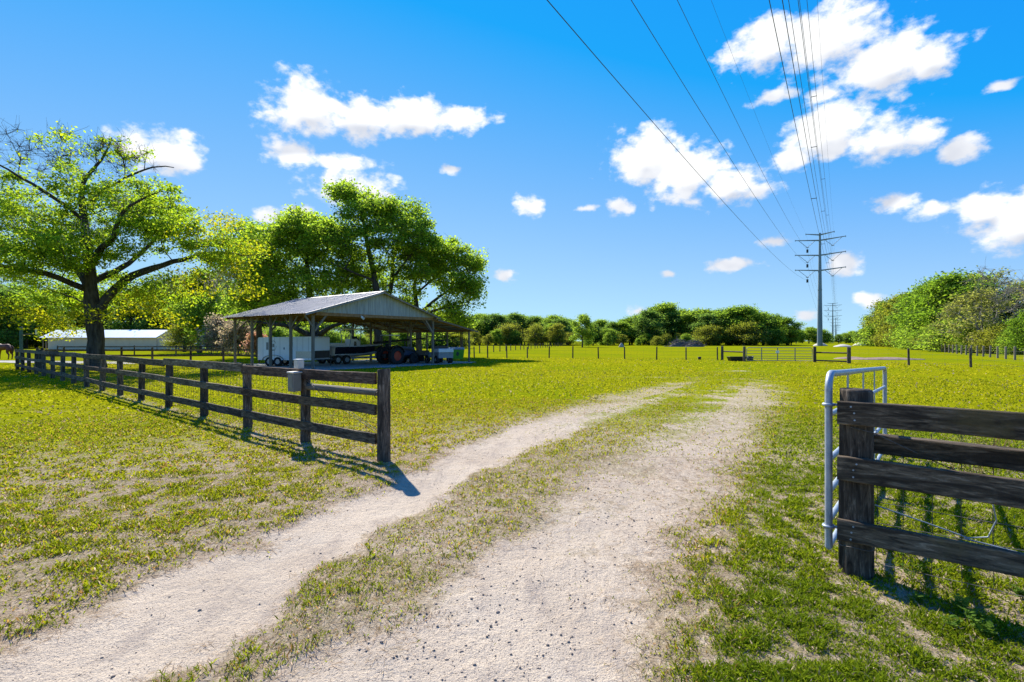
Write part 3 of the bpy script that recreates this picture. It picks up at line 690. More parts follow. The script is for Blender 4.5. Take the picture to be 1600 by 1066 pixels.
# ------------------------------------------------------------------ trees
def frustums(A, B, ra, rb, k):
    """independent tapered segments -> V, F"""
    D = B-A; Ln = np.linalg.norm(D, axis=1, keepdims=True); D = D/np.maximum(Ln, 1e-6)
    up = np.where(np.abs(D[:, 2:3]) < .9, np.array([[0, 0, 1.0]]), np.array([[1.0, 0, 0]]))
    X = np.cross(D, up); X /= np.linalg.norm(X, axis=1, keepdims=True); Y = np.cross(D, X)
    an = np.arange(k)*2*np.pi/k
    ring = X[:, None]*np.cos(an)[None, :, None] + Y[:, None]*np.sin(an)[None, :, None]
    VA = A[:, None] - D[:, None]*ra[:, None, None]*.3 + ring*ra[:, None, None]; VB = B[:, None]+ring*rb[:, None, None]
    V = np.concatenate([VA, VB], 1).reshape(-1, 3); n = len(A)
    b = (np.arange(n)*2*k)[:, None]; i = np.arange(k); j = (i+1) % k
    F = np.stack([b+i, b+j, b+k+j, b+k+i], -1).reshape(-1, 4)
    return V, F
def leaf_quads(C, size, q, up=.35):
    n = len(C); nrm = q.normal(0, 1, (n, 3)); nrm[:, 2] = np.abs(nrm[:, 2])+up; nrm /= np.linalg.norm(nrm, axis=1, keepdims=True)
    t = np.cross(nrm, q.normal(0, 1, (n, 3))); t /= np.linalg.norm(t, axis=1, keepdims=True); b = np.cross(nrm, t)
    s = size*q.uniform(.55, 1.35, (n, 1)); w = s*q.uniform(.45, .75, (n, 1))
    fold = nrm*s*q.uniform(-.15, .25, (n, 1))
    V = np.stack([C-t*s, C+b*w+fold, C+t*s, C-b*w+fold], 1).reshape(-1, 3)
    return V, np.arange(n*4).reshape(-1, 4)
def tree_arrays(seed, limbs, lobes, leaf, per, cr, step=.5, bf=.25, tip=.012, flat=.6, bare_tw=0, expo=2.35, shell=.35):
    """limbs: list of polylines [(x,y,z,r)..] (first is the trunk); lobes: (cx,cy,cz,rx,ry,rz,nclumps,leafiness)"""
    q = np.random.default_rng(seed)
    pos = []; par = []; rad0 = []; pl = []; WV = []; WF = []; off = 0
    mb = MB()
    for li, lb in enumerate(limbs):
        pts = [Vector(p[:3]) for p in lb]; rs = [p[3] for p in lb]
        sm = []; sr = []
        for i in range(len(pts)-1):
            k = max(1, int((pts[i+1]-pts[i]).length/step))
            p0 = pts[max(i-1, 0)]; p3 = pts[min(i+2, len(pts)-1)]
            for j in range(k):
                t = j/k; a, b = pts[i], pts[i+1]
                c_ = .5*((2*a) + (b-p0)*t + (2*p0-5*a+4*b-p3)*t*t + (3*a-p0-3*b+p3)*t**3)
                jit = .06*rs[i]/max(rs[0], .01)*0 + .03
                sm.append(c_+Vector(q.normal(0, jit, 3))*(0 if i == 0 and j == 0 else 1)); sr.append(rs[i]*(1-t)+rs[i+1]*t)
        sm.append(pts[-1]); sr.append(rs[-1])
        mb.tube(sm, [r_*(1+q.uniform(-.06, .06)) for r_ in sr], 10 if sr[0] > .15 else 7)
        if li == 0: base = -1
        else:
            d = np.linalg.norm(np.array(pos)-np.array(sm[0]), axis=1); base = int(d.argmin())
        for i, p in enumerate(sm):
            pos.append(tuple(p)); par.append(base if i == 0 else len(pos)-2); rad0.append(sr[i])
            pr = par[-1]; pl.append(0 if pr < 0 else pl[pr]+np.linalg.norm(np.array(pos[-1])-np.array(pos[pr])))
    n0 = len(pos)
    T = []; Lf = []
    for (cx, cy, cz, rx, ry, rz, nc, lf) in lobes:
        d = q.normal(0, 1, (nc, 3)); d /= np.linalg.norm(d, axis=1, keepdims=True)
        rr = q.uniform(0, 1, (nc, 1))**shell
        T.append(np.array([cx, cy, cz])+d*rr*np.array([rx, ry, rz])); Lf += [lf]*nc
    T = np.concatenate(T); Lf = np.array(Lf)
    P = np.zeros((n0+len(T)*14, 3)); P[:n0] = pos; PLn = np.zeros(len(P)); PLn[:n0] = pl; par = list(par); cnt = n0
    start = max(1, int(.3*len([0 for _ in limbs[0]])))
    base_h = limbs[0][-1][2]*.45
    dmin = np.min(np.linalg.norm(T[:, None]-P[None, :n0], axis=2), axis=1)
    order = np.argsort(dmin); tips = []; okmask = np.zeros(len(P), bool); okmask[:n0] = P[:n0, 2] > base_h
    twl = []
    for ti in order:
        t = T[ti]; d = np.linalg.norm(P[:cnt]-t, axis=1)
        cost = d + bf*PLn[:cnt] + .5*np.maximum(0, P[:cnt, 2]-t[2]); cost[~okmask[:cnt]] = 1e9
        i = int(cost.argmin()); a = P[i]; L_ = d[i]; k = int(np.clip(round(L_/step), 1, 10))
        side = q.normal(0, .10*L_, 3); side[2] = abs(side[2])*.3 - .05*L_*(a[2] < t[2])
        pv = i
        for j in range(1, k+1):
            u = j/k; p = a*(1-u)+t*u + side*4*u*(1-u)*.5 + q.normal(0, .04, 3)
            P[cnt] = p; par.append(pv); PLn[cnt] = PLn[pv]+np.linalg.norm(p-P[pv]); okmask[cnt] = True; pv = cnt; cnt += 1
            if cnt >= len(P)-12: break
        tips.append(pv); twl.append(Lf[ti])
        if cnt >= len(P)-12: break
    P = P[:cnt]; par = np.array(par)
    acc = np.zeros(cnt); hasc = np.zeros(cnt, bool)
    r_ = np.full(cnt, tip)
    for i in range(cnt-1, -1, -1):
        if acc[i] > 0: r_[i] = acc[i]**(1/expo)
        else: r_[i] = tip
        if par[i] >= 0: acc[par[i]] += r_[i]**expo
    for i in range(n0): r_[i] = max(rad0[i]*.8, min(r_[i], rad0[i]))
    e = np.arange(n0, cnt); pa = par[e]
    ra = np.minimum(r_[pa], r_[e]*1.35); V, F = frustums(P[pa], P[e], ra, r_[e], 5)
    WV.append(V); WF.append(F)
    TP = P[tips]; twl = np.array(twl)
    # twigs round each tip
    nt = 4
    A = np.repeat(TP, nt, 0); B = A + q.normal(0, 1, (len(A), 3))*np.array([cr, cr, cr*flat])*.9
    V2, F2 = frustums(A, B, np.full(len(A), tip*.8), np.full(len(A), tip*.4), 3)
    WV.append(V2); WF.append(F2+len(V))
    if bare_tw:
        bsel = TP[twl < .4]
        A = np.repeat(bsel, bare_tw, 0); mid = A + q.normal(0, 1, (len(A), 3))*np.array([cr, cr, cr*.8])*.8 + np.array([0, 0, .15])
        B = mid + q.normal(0, 1, (len(A), 3))*cr*.7 + np.array([0, 0, .2])
        V3, F3 = frustums(A, mid, np.full(len(A), tip*.8), np.full(len(A), tip*.5), 3); V4, F4 = frustums(mid, B, np.full(len(A), tip*.5), np.full(len(A), tip*.3), 3)
        WV += [V3, V4]; WF += [F3+len(V)+len(V2), F4+len(V)+len(V2)+len(V3)]
    wv = np.concatenate(WV); wf = np.concatenate(WF)
    nl = (per*np.where(twl < .5, (q.uniform(0, 1, len(TP)) < twl)*.7, twl)*q.uniform(.4, 1.6, len(TP))).astype(int)
    C = np.repeat(TP, nl, 0); d = np.clip(q.normal(0, 1, C.shape), -1.9, 1.9)*np.repeat(q.uniform(.6, 1.35, (len(TP), 1)), nl, 0); C = C + d*np.array([cr, cr, cr*flat])
    lv, lf = leaf_quads(C, leaf, q)
    return mb, wv, wf, lv, lf, TP, twl
def tree_meshes(name, bark, leafmat, **kw):
    mb, wv, wf, lv, lf, TP, twl = tree_arrays(**kw)
    tv = np.array(mb.v); 
    me = bpy.data.meshes.new(name+'_trunk')
    V = np.concatenate([tv, wv]); faces = list(mb.f) + [tuple(f) for f in (wf+len(tv)).tolist()]
    me.from_pydata(V.tolist(), [], faces); me.update(); me.materials.append(bark)
    me.polygons.foreach_set('use_smooth', np.ones(len(me.polygons), bool))
    cm = mesh_arr(name+'_crown', lv, lf, leafmat)
    return me, cm, TP, twl

def place_tree(name, meshes, loc, rz, sc, label, group=None, cat='tree', zs=None):
    t = thing(name, loc, rz, label, cat, group); t.scale = (sc, sc, zs or sc)
    link('trunk', meshes[0], t); link('crown', meshes[1], t); return t

# --- the big spreading oak behind the left fence (local x to the right, y away)
OD = 32.5; OAK = at(150, OD)
def ol(px, py, dy=0.0, r_=.1): return ((px-150)/800*(OD+dy), dy, hz(py, OD+dy), r_)
oak_limbs = [
 [(0,0,-.2,.66), (0,0,.35,.54), ol(150,545,0,.47), ol(147,500,0,.45), ol(145,478,0,.45)],
 [ol(140,482,0,.30), ol(130,440,.3,.26), ol(98,415,.8,.2), ol(70,400,1.2,.16), ol(35,392,1.8,.09), ol(-20,395,2.2,.04)],
 [ol(146,480,0,.38), ol(150,430,-.4,.33), ol(150,395,-.6,.28), ol(138,330,-.4,.2), ol(128,290,0,.13), ol(150,250,.4,.07), ol(165,215,.5,.03)],
 [ol(156,484,0,.30), ol(172,450,.4,.27), ol(205,425,1.0,.22), ol(240,410,1.6,.16), ol(290,395,2.0,.10), ol(345,400,2.4,.04)],
 [ol(150,415,-.4,.24), ol(180,395,-1.2,.2), ol(225,370,-2.2,.15), ol(250,335,-2.8,.1), ol(285,312,-3.0,.06), ol(320,300,-3.2,.03)],
 [ol(142,345,-.4,.13), ol(100,300,-1.4,.1), ol(60,265,-2.2,.06), ol(15,240,-2.6,.03)],
 [ol(140,455,.1,.2), ol(120,430,-2.0,.16), ol(90,415,-4.2,.1), ol(60,420,-5.8,.05)],
 [ol(150,440,-.2,.2), ol(165,410,2.0,.16), ol(175,370,4.0,.1), ol(190,330,5.4,.05)],
 [ol(140,320,-.3,.12), ol(170,285,.6,.08), ol(215,262,1.2,.05), ol(245,262,1.4,.025)],
]
def olb(px, py, dy, rpx, ry, rpy, n, lf):
    k = (OD+dy)/800; return ((px-150)*k, dy, hz(py, OD+dy), rpx*k, ry, rpy*k*.92, int(n*.62), lf)
oak_lobes = [olb(30,380,1,60,4,30,70,1), olb(-30,400,0,50,4,40,50,1), olb(75,440,2,75,4,28,70,.9), olb(100,350,-1,70,4,36,95,1), olb(160,300,0,60,4,36,80,.75), olb(225,330,0,60,4,32,80,1),
 olb(275,360,-1,55,3.5,32,70,1), olb(320,395,1,50,3.5,34,60,1), olb(190,390,-3,75,3,34,80,1), olb(110,400,-4,60,3,30,60,1), olb(165,350,4,95,3,45,80,1), olb(60,470,3,80,3,22,50,.9), olb(215,450,2,60,3,28,50,.9), olb(30,300,0,45,4,26,45,.6),
 olb(130,240,0,70,4,24,60,.28), olb(45,250,0,60,4,26,60,.22), olb(195,245,0,45,3,20,35,.35), olb(290,305,-2,40,2,18,30,.6), olb(5,330,0,50,4,30,45,.8)]
oak = tree_meshes('oak', M['bark'], M['leaf_oak'], seed=5, limbs=oak_limbs, lobes=oak_lobes, leaf=.085, per=120, cr=.34, step=.55, bf=.22, tip=.013, flat=.55, bare_tw=9)
big_oak = place_tree('oak_tree', oak, OAK, 0, 1, 'big spreading oak with forked trunk, grey moss and bare top twigs')
# golden outer sprays and grey moss are parts of the oak's crown
q = np.random.default_rng(11)
def sprays(centres, n, spread, size, mat, name, parent, hang=0.0):
    C = np.concatenate([np.array(c[:3])+np.clip(q.normal(0, 1, (n, 3)), -1.8, 1.8)*np.array(spread) for c in centres])
    if hang: C[:, 2] -= np.abs(q.normal(0, hang, len(C)))
    v, f = leaf_quads(C, size, q)
    if hang:
        v = v.reshape(-1, 4, 3); c0 = v.mean(1, keepdims=True); v = (v-c0)*np.array([.35, .35, 2.6])+c0; v = v.reshape(-1, 3)
    return link(name, mesh_arr(name, v, f, mat), parent)
gold = [ol(px, py, dy) for px, py, dy in [(350,430,1),(365,410,0),(340,455,2),(320,430,-1),(355,385,1.5),(300,450,0),(345,345,0),(40,520,3),(75,505,1),(100,500,-2),(70,480,-3),(20,490,2),(115,490,2),(190,475,2),(225,485,0),(205,500,3),(240,465,-1),(310,350,2),(330,370,-1),(175,490,-2)]]
sprays(gold, 300, (.75,.75,.30), .09, M['leaf_gold'], 'golden_foliage', big_oak)
mossc = [ol(px, py, dy) for px, py, dy in [(118,380,-2),(130,372,-1),(210,350,-3),(205,335,0),(330,420,1),(345,440,0),(300,430,2),(265,440,0),(80,335,-2),(60,430,-3),(250,425,1),(20,320,0),(235,315,-2)]]
sprays(mossc, 240, (.55,.5,.22), .055, M['moss'], 'hanging_moss', big_oak, .45)

# --- tall green trees behind the barn
def grove(px, d, name, label, limbs, lobes, seed, mat=M['leaf_green'], per=85, leaf=.13, cr=.46):
    def l(p, r_): return ((p[0]-px)/800*(d+p[2]), p[2], hz(p[1], d+p[2]), r_)
    LM = [[l(p, p[3]) for p in lb] for lb in limbs]
    LM[0].insert(0, (LM[0][0][0], 0, -.3, LM[0][0][3]*1.25))
    LB = [((a-px)/800*(d+dy), dy, hz(b, d+dy), rx*(d+dy)/800*1.05, ry, rz*(d+dy)/800*1.08, int(n*1.0), lf) for a, b, dy, rx, ry, rz, n, lf in lobes]
    ms = tree_meshes(name, M['bark'], mat, seed=seed, limbs=LM, lobes=LB, leaf=leaf, per=per, cr=cr, step=.7, bf=.22, tip=.02, flat=.6, shell=.42)
    return place_tree('shade_tree', ms, at(px, d), 0, 1, label)
grove(592, 50, 'tall', 'tallest leafy tree with straight twin stems rising behind the barn ridge', [
  [(592,555,0,.42),(590,500,0,.38),(588,455,0,.32),(578,400,0,.24),(568,350,0,.15),(560,310,0,.05)],
  [(592,500,0,.3),(606,455,1,.24),(610,400,1.5,.17),(625,345,1.5,.08)], [(586,440,0,.14),(560,425,-2,.1),(530,410,-3,.05)], [(606,440,1,.14),(640,400,0,.1),(660,370,0,.05)]],
  [(548,305,0,22,3,16,34,1),(580,330,0,40,4,30,70,1),(625,340,1,38,4,26,60,1),(655,370,0,24,3,34,44,1),(540,370,-1,40,4,36,64,1),(610,385,0,50,4,34,70,.9),(575,430,1,50,4,28,50,.7),(640,430,1,36,3,26,40,.9),(545,430,1,34,3,34,44,.9),(600,470,2,50,3,20,36,.7)], 21)
grove(492, 50.5, 'low', 'dense tree with wide low limbs showing under the barn roof behind the white trailer', [
  [(492,560,0,.55),(492,530,0,.52),(490,510,0,.42),(484,460,0,.3),(480,410,0,.18),(478,370,0,.07)],
  [(490,528,0,.3),(465,512,-1,.22),(430,505,-2,.14),(400,502,-2.5,.06)], [(494,528,0,.3),(520,512,-1,.22),(550,505,-2,.14),(575,498,-2,.06)], [(488,505,0,.25),(460,470,1,.18),(430,430,2,.1)], [(492,500,0,.25),(520,460,1,.18),(545,420,1.5,.1)]],
  [(480,370,0,44,4,36,70,1),(440,375,0,40,4,32,60,1),(510,385,0,40,4,40,64,1),(450,430,0,60,4,34,80,.95),(520,440,-1,50,4,30,64,.9),(470,350,0,30,3,22,36,1),(440,470,0,50,3,20,40,.8),(480,490,2,60,3,16,40,.5)], 22)
grove(405, 54, 'leftish', 'leafy tree between the golden oak sprays and the barn roof', [
  [(405,560,0,.35),(405,520,0,.32),(402,470,0,.26),(398,420,0,.18),(392,370,0,.07)], [(404,490,0,.2),(380,455,0,.13),(365,420,0,.06)], [(403,480,0,.2),(425,440,0,.12),(435,400,0,.05)]],
  [(388,372,0,32,4,24,44,1),(420,390,0,36,4,30,50,1),(378,420,0,36,4,36,60,1),(415,440,0,40,4,34,60,.95),(395,480,0,48,4,24,54,.9)], 23)
grove(664, 53, 'right', 'airy tree with long drooping boughs past the lean-to end of the barn', [
  [(655,556,0,.34),(654,520,0,.30),(652,490,0,.26),(648,450,0,.18),(650,410,0,.08)], [(653,492,0,.2),(675,472,0,.16),(700,455,0,.11),(728,440,0,.05)], [(653,500,0,.17),(680,485,-1,.12),(715,480,-1,.07),(735,475,-1,.03)], [(650,460,0,.14),(680,430,1,.1),(705,405,1,.05)]],
  [(700,395,0,32,3,22,44,1),(735,410,0,20,3,26,34,1),(715,450,0,34,3,26,52,.9),(690,420,1,34,3,26,44,.9),(740,455,0,14,2,26,28,1),(705,490,0,36,3,16,40,.85),(665,405,0,30,3,34,50,1),(722,503,0,20,3,8,16,.9)], 24)

# --- shared shapes for the trees farther off
def proto(name, seed, H, crown, leafmat, bark=M['bark_far'], leaf=.19, per=95, cr=.66, trunk_r=.28, low=.04, shell=.45, bare=0, lf=1.0, ncl=15):
    q_ = random.Random(seed); limbs = [[(0,0,-.3,trunk_r*1.3), (0,0,.5,trunk_r), (q_.uniform(-.2,.2),q_.uniform(-.2,.2),H*.3,trunk_r*.85), (q_.uniform(-.4,.4),q_.uniform(-.4,.4),H*.55,trunk_r*.55), (q_.uniform(-.5,.5),q_.uniform(-.5,.5),H*.85,trunk_r*.15)]]
    for i in range(4):
        a = i*1.57+q_.uniform(-.5,.5); z0 = H*q_.uniform(.22,.4); rr_ = crown*.6
        limbs.append([(0,0,z0,trunk_r*.5), (math.cos(a)*rr_*.5, math.sin(a)*rr_*.5, z0+H*.14, trunk_r*.33), (math.cos(a)*rr_, math.sin(a)*rr_, z0+H*.25, trunk_r*.12)])
    lobes = []
    nl = 9
    for i in range(nl):
        a = i*2.4+q_.uniform(-.4,.4); z = H*(low+.12+(.80-low)*(i+.5)/nl); prof = math.sin(math.pi*min(1, .18+.80*((z/H-low)/(1-low))))**.7
        rr_ = crown*prof*.5
        lobes.append((math.cos(a)*rr_, math.sin(a)*rr_, z, crown*.42*prof+.4, crown*.42*prof+.4, H*.11, ncl, lf*q_.uniform(.75,1.1)))
    lobes.append((0, 0, H*.88, crown*.3, crown*.3, H*.09, 12, lf))
    return tree_meshes(name, bark, leafmat, seed=seed, limbs=limbs, lobes=lobes, leaf=leaf, per=per, cr=cr, step=.9, bf=.25, tip=.03, flat=.8, shell=shell, bare_tw=bare)
PT = {'round': proto('round', 31, 11, 5.0, M['leaf_mid']), 'dark': proto('dark', 32, 12, 4.6, M['leaf_dark']), 'tall': proto('tall', 33, 13, 4.2, M['leaf_mid']), 'yellow': proto('yellow', 34, 10, 4.2, M['leaf_yel'], per=60),
      'bright': proto('bright', 35, 12, 5.2, M['leaf_bright']), 'bushy': proto('bushy', 36, 7, 4.0, M['leaf_mid'], low=.0, leaf=.15), 'bushyel': proto('bushyel', 37, 5, 3.2, M['leaf_yel'], low=.0, per=70, leaf=.11, cr=.5),
      'sparse': proto('sparse', 38, 11, 5.6, M['leaf_sparse'], M['bark_pale'], leaf=.22, per=26, lf=.9, low=.04, bare=6), 'bare': proto('bare', 39, 13, 4.6, M['leaf_sparse'], M['bark_pale'], leaf=.16, per=26, low=.3, bare=4, lf=.4, ncl=8, trunk_r=.22),
      'pink': proto('pink', 40, 4.5, 2.2, M['leaf_pink'], leaf=.16, per=40, cr=.5, trunk_r=.12, low=.08), 'salmon': proto('salmon', 41, 4, 1.6, M['leaf_salmon'], leaf=.16, per=40, cr=.4, trunk_r=.1, low=.1),
      'shrub': proto('shrub', 42, 3, 2.4, M['leaf_mid'], leaf=.12, per=60, trunk_r=.08, low=-.05, cr=.5)}
PH = {'round': 11, 'dark': 12, 'tall': 13, 'yellow': 10, 'bright': 12, 'bushy': 7, 'bushyel': 5, 'sparse': 11, 'bare': 13, 'pink': 4.5, 'salmon': 4, 'shrub': 3}
def far_tree(px, d, ytop, kind, name, label, group, wid=1.0):
    H = hz(ytop, d); k = H/(PH[kind]*1.02)
    t = place_tree(name, PT[kind], at(px, d), random.uniform(0, 6.28), k*wid, label, group, 'tree' if 'tree' in name else 'shrub', k); return t
g1 = 'trees of the wood across the pasture'; lab1 = {'round': 'round green tree in the wood across the pasture', 'dark': 'dark green tree in the wood across the pasture', 'tall': 'tall green tree in the wood across the pasture', 'yellow': 'yellowish tree in the wood across the pasture', 'bright': 'bright green tree in the wood across the pasture', 'bushy': 'low bushy tree at the foot of the wood across the pasture'}
for px, yt, kind in [(690,500,'dark'),(712,498,'round'),(735,492,'dark'),(748,494,'round'),(763,491,'tall'),(777,490,'dark'),(792,492,'round'),(806,491,'dark'),(820,492,'tall'),(834,497,'dark'),(848,493,'tall'),(862,492,'round'),(876,496,'dark'),(888,503,'dark'),
                     (928,502,'dark'),(944,500,'round'),(958,504,'dark'),(972,505,'round'),(985,498,'bright'),(1000,494,'tall'),(1014,486,'dark'),(1028,478,'dark'),(1040,476,'round'),(1054,488,'dark'),(1068,486,'bright'),(1082,484,'tall'),(1097,482,'round'),(1108,487,'dark'),
                     (1122,481,'bright'),(1136,479,'round'),(1150,477,'tall'),(1165,476,'bright'),(1178,480,'round'),(1190,492,'dark'),(1205,500,'round'),(1217,491,'bright'),(1229,498,'bright'),(1238,510,'dark')]:
    far_tree(px+random.uniform(-2,2), random.uniform(192, 222), yt+random.uniform(-4,3), kind, 'pasture_tree', lab1[kind], g1, random.uniform(1.15,1.55))
for px in list(range(738, 892, 19)) + list(range(925, 1245, 17)):
    far_tree(px+random.uniform(-9,9), random.uniform(184, 194), random.choice((506,511,516,520,524,527))+random.uniform(-2,2), (kd := random.choice(('bushy','bushyel','yellow','round'))), 'pasture_tree', {'bushy': lab1['bushy'], 'bushyel': 'low yellow-green bush at the foot of the wood across the pasture', 'yellow': 'young yellow-green tree in front of the wood across the pasture', 'round': 'young round tree in front of the wood across the pasture'}[kd], g1, random.uniform(.9,1.4))
for px in list(range(695, 895, 13)) + list(range(925, 1235, 16)):
    kd = random.choice(('dark','round','tall','bright')); far_tree(px+random.uniform(-3,3), random.uniform(226, 240), (494 if px < 900 else float(np.interp(px, [925,980,1030,1100,1165,1200,1235], [503,502,484,488,484,498,508])))+random.uniform(-3,5), kd, 'pasture_tree', lab1[kd], g1, random.uniform(1.3,1.7))
g2 = 'distant trees along the power line'
for px, yt in [(1244,514),(1254,516),(1264,511),(1274,513),(1284,516),(1294,521),(1310,522),(1322,521),(1334,517),(1346,515),(1356,513)]:
    far_tree(px, random.uniform(330, 420), yt, random.choice(('round','dark','bushy')), 'distant_tree', 'small distant tree beside the far power poles', g2, 1.5)
t = far_tree(910, 136, 491, 'round', 'pasture_tree', 'lone round green tree standing in the open pasture', None, .92)
# right wood along the wire fence
g3 = 'trees of the wood behind the grey post fence'
for px, d, yt, kind, w in [(1366,195,497,'dark',1.1),(1376,180,482,'round',1.1),(1388,165,468,'yellow',1.1),(1400,152,461,'tall',1.1),(1415,140,457,'yellow',1.1),(1428,126,460,'dark',1.2),(1442,115,448,'bright',1.1),(1458,108,438,'bright',1.1),(1475,100,432,'bright',1.15),(1496,95,424,'bright',1.2),(1515,100,428,'round',1.1),(1538,92,438,'dark',1.1),(1600,88,440,'dark',1.1)]:
    far_tree(px, d, yt, kind, 'woodland_tree', {'dark': 'dark tree in the wood behind the grey post fence', 'round': 'rounded tree in the wood behind the grey post fence', 'yellow': 'yellow-green tree at the far end of the wood by the grey post fence', 'tall': 'tall slim tree at the far end of the wood by the grey post fence', 'bright': 'bright green tall-crowned tree in the wood by the grey post fence'}[kind], g3, w)
far_tree(1530, 72, 447, 'sparse', 'woodland_tree', 'grey branching tree just leafing out behind the grey post fence', None, 1.0)
far_tree(1487, 80, 470, 'sparse', 'woodland_tree', 'low leafing-out tree with pale twigs near the bright green crowns', None, .9)
far_tree(1556, 84, 414, 'bare', 'woodland_tree', 'almost bare tall tree rising above the wood by the grey post fence', None, 1.0)
far_tree(1606, 66, 428, 'bare', 'woodland_tree', 'bare twiggy tree above the bright bush by the wire fence', None, 1.1)
far_tree(1604, 58, 484, 'bright', 'woodland_tree', 'bright leafy young tree by the end of the wire fence', None, 1.0)
for px in range(1368, 1602, 13):
    far_tree(px, float(np.interp(px, [1368,1400,1440,1480,1520,1602], [172,142,106,84,74,62])), random.uniform(505, 522), (kd := random.choice(('bushyel','shrub','bushy','bushyel'))), 'woodland_shrub', {'bushyel': 'low yellow-green shrub at the foot of the wood by the grey post fence', 'shrub': 'low spreading green shrub at the foot of the wood by the grey post fence', 'bushy': 'dense upright green shrub at the foot of the wood by the grey post fence'}[kd], 'shrubs at the foot of the wood by the grey post fence', 1.3)
# left background wood
g4 = 'trees behind the tan stable'
for px, d, yt, kind in [(-20,120,440,'dark'),(12,110,450,'dark'),(40,118,445,'round'),(70,125,450,'dark'),(105,135,455,'round'),(140,140,450,'dark'),(175,138,455,'dark'),(205,130,448,'tall'),(235,132,442,'dark'),(262,125,438,'dark'),(290,135,430,'round'),(345,132,436,'dark'),(375,140,440,'round'),(400,138,450,'dark'),(430,140,460,'round'),(460,138,470,'dark'),(500,140,478,'round'),(540,150,480,'dark'),(580,150,482,'dark'),(620,150,480,'round'),(655,160,484,'dark'),(685,170,488,'round')]:
    far_tree(px, d, yt, kind, 'background_tree', {'dark': 'dark background tree beyond the stable and barn', 'round': 'green background tree beyond the stable and barn', 'tall': 'tall background tree beyond the stable and barn'}[kind], g4, 1.15)
for px in list(range(-10, 720, 22)):
    far_tree(px+random.uniform(-6,6), random.uniform(112,128), random.uniform(508,524), (kd := random.choice(('bushy','bushyel','shrub','bushy'))), 'background_shrub', {'bushy': 'dense green bush in the far hedge beyond the stable and barn', 'bushyel': 'yellow-green bush in the far hedge beyond the stable and barn', 'shrub': 'low spreading bush in the far hedge beyond the stable and barn'}[kd], 'bushes of the far hedge beyond the stable', 1.5)
far_tree(312, 74, 420, 'round', 'yard_tree', 'dark forked yard tree between the stable and the pole barn', None, 1.0)
far_tree(348, 66, 496, 'pink', 'blossom_shrub', 'tan-pink blossoming shrub behind the paddock fence', None, 1.0)
far_tree(372, 62, 500, 'pink', 'blossom_shrub', 'smaller tan-pink blossoming shrub seen beside the barn corner post', None, .9)
far_tree(401, 58, 520, 'salmon', 'blossom_shrub', 'salmon-pink shrub behind the rear of the white trailer', None, 1.0)
far_tree(288, 82, 505, 'bushyel', 'background_shrub', 'yellow-green bush at the shed-side end of the tan stable', None, 1.0)

# small palm beside the green box
def palm(loc):
    t = thing('palm_tree', loc, 0, 'small cabbage palm behind the lime green box', 'tree')
    mb = MB(); mb.tube([(0,0,-.2),(.03,0,1.0),(-.02,.03,2.0),(0,0,2.7)], [.2,.17,.16,.19], 10); mb.build('trunk', M['bark_far'], t)
    q_ = random.Random(4)
    for i in range(26):
        a = i*2.4; e = q_.uniform(-.5, 1.2); L_ = q_.uniform(1.2, 1.7); mb = MB()
        d = Vector((math.cos(a)*math.cos(e), math.sin(a)*math.cos(e), math.sin(e))); s_ = Vector((-math.sin(a), math.cos(a), 0)); b0 = Vector((0,0,2.65)); tipb = b0+d*L_*.5
        mb.tube([b0, tipb], .012, 4)
        for k in range(11):
            w = (k-5)/5*1.25; dd = (d*math.cos(w)+s_*math.sin(w)); n_ = dd.cross(Vector((0,0,1))).normalized()*.035
            e1 = tipb+dd*L_*.35; e2 = tipb+dd*L_*.6-Vector((0,0,.18))
            mb.add([tipb-n_*.3, tipb+n_*.3, e1+n_, e2, e1-n_], [(0,1,2,4),(4,2,3)])
        mb.build('frond', M['leaf_yel'], t)
palm(at(721, 54))

# ------------------------------------------------------------------ pole barn
barn = thing('pole_barn', BARN, BRZ, 'open pole barn with grey metal gable, tin roof and lean-to on timber posts', 'barn')
GW = 9.7; HE = 3.42; HR = 4.85; DEP = 9.6; LW = 4.0
ts = [0, 2.4, 4.8, 7.2, 9.6]
def timber(name, a, b, w, h, mat, parent=barn): mb = MB(); mb.bar(a, b, w, h); return mb.build(name, mat, parent)
mbp = MB(); mbp.box((0,0,1.6), (.15,.15,3.4), None, .01, .004); post_m = mbp.mesh('post', M['wood_grey'])
mbp = MB(); mbp.tube([(0,0,-.2),(.01,0,1.2),(0,0,2.6)], [.085,.08,.075], 10); lpost_m = mbp.mesh('post', M['wood_grey'])
for t_ in ts:
    link('post', post_m, barn, (0, t_, 0)); link('post', post_m, barn, (GW, t_, 0), (0, 0, 1.57))
    link('post', lpost_m, barn, (GW+LW, t_, 0))
    # knee braces
    for s0, sg in ((0, 1), (GW, -1)):
        timber('knee_brace', (s0+sg*.06, t_+.085, 2.35), (s0+sg*1.0, t_+.085, 3.28), .045, .10, M['wood_grey'])
        if t_ < 9: timber('knee_brace', (s0+.0, t_+.06, 2.55), (s0+.0, t_+.78, 3.24), .045, .09, M['wood_grey'])
        if t_ > 0: timber('knee_brace', (s0+.0, t_-.06, 2.55), (s0+.0, t_-.78, 3.24), .045, .09, M['wood_grey'])
timber('knee_brace', (GW-.07, -.085, 2.3), (GW-.85, -.085, 3.28), .045, .11, M['wood_grey'])
timber('knee_brace', (.07, -.085, 2.3), (.85, -.085, 3.28), .045, .11, M['wood_grey']); timber('knee_brace', (-.06, -.085, 2.55), (-.55, -.085, 3.15), .045, .1, M['wood_grey'])
for s0 in (0, GW): timber('eave_beam', (s0, -.4, 3.33), (s0, DEP+.4, 3.33), .09, .2, M['wood_brown'])
timber('eave_beam', (GW+LW, -.4, 2.52), (GW+LW, DEP+.4, 2.52), .08, .18, M['wood_brown'])
sl = (HR-HE)/(GW/2)
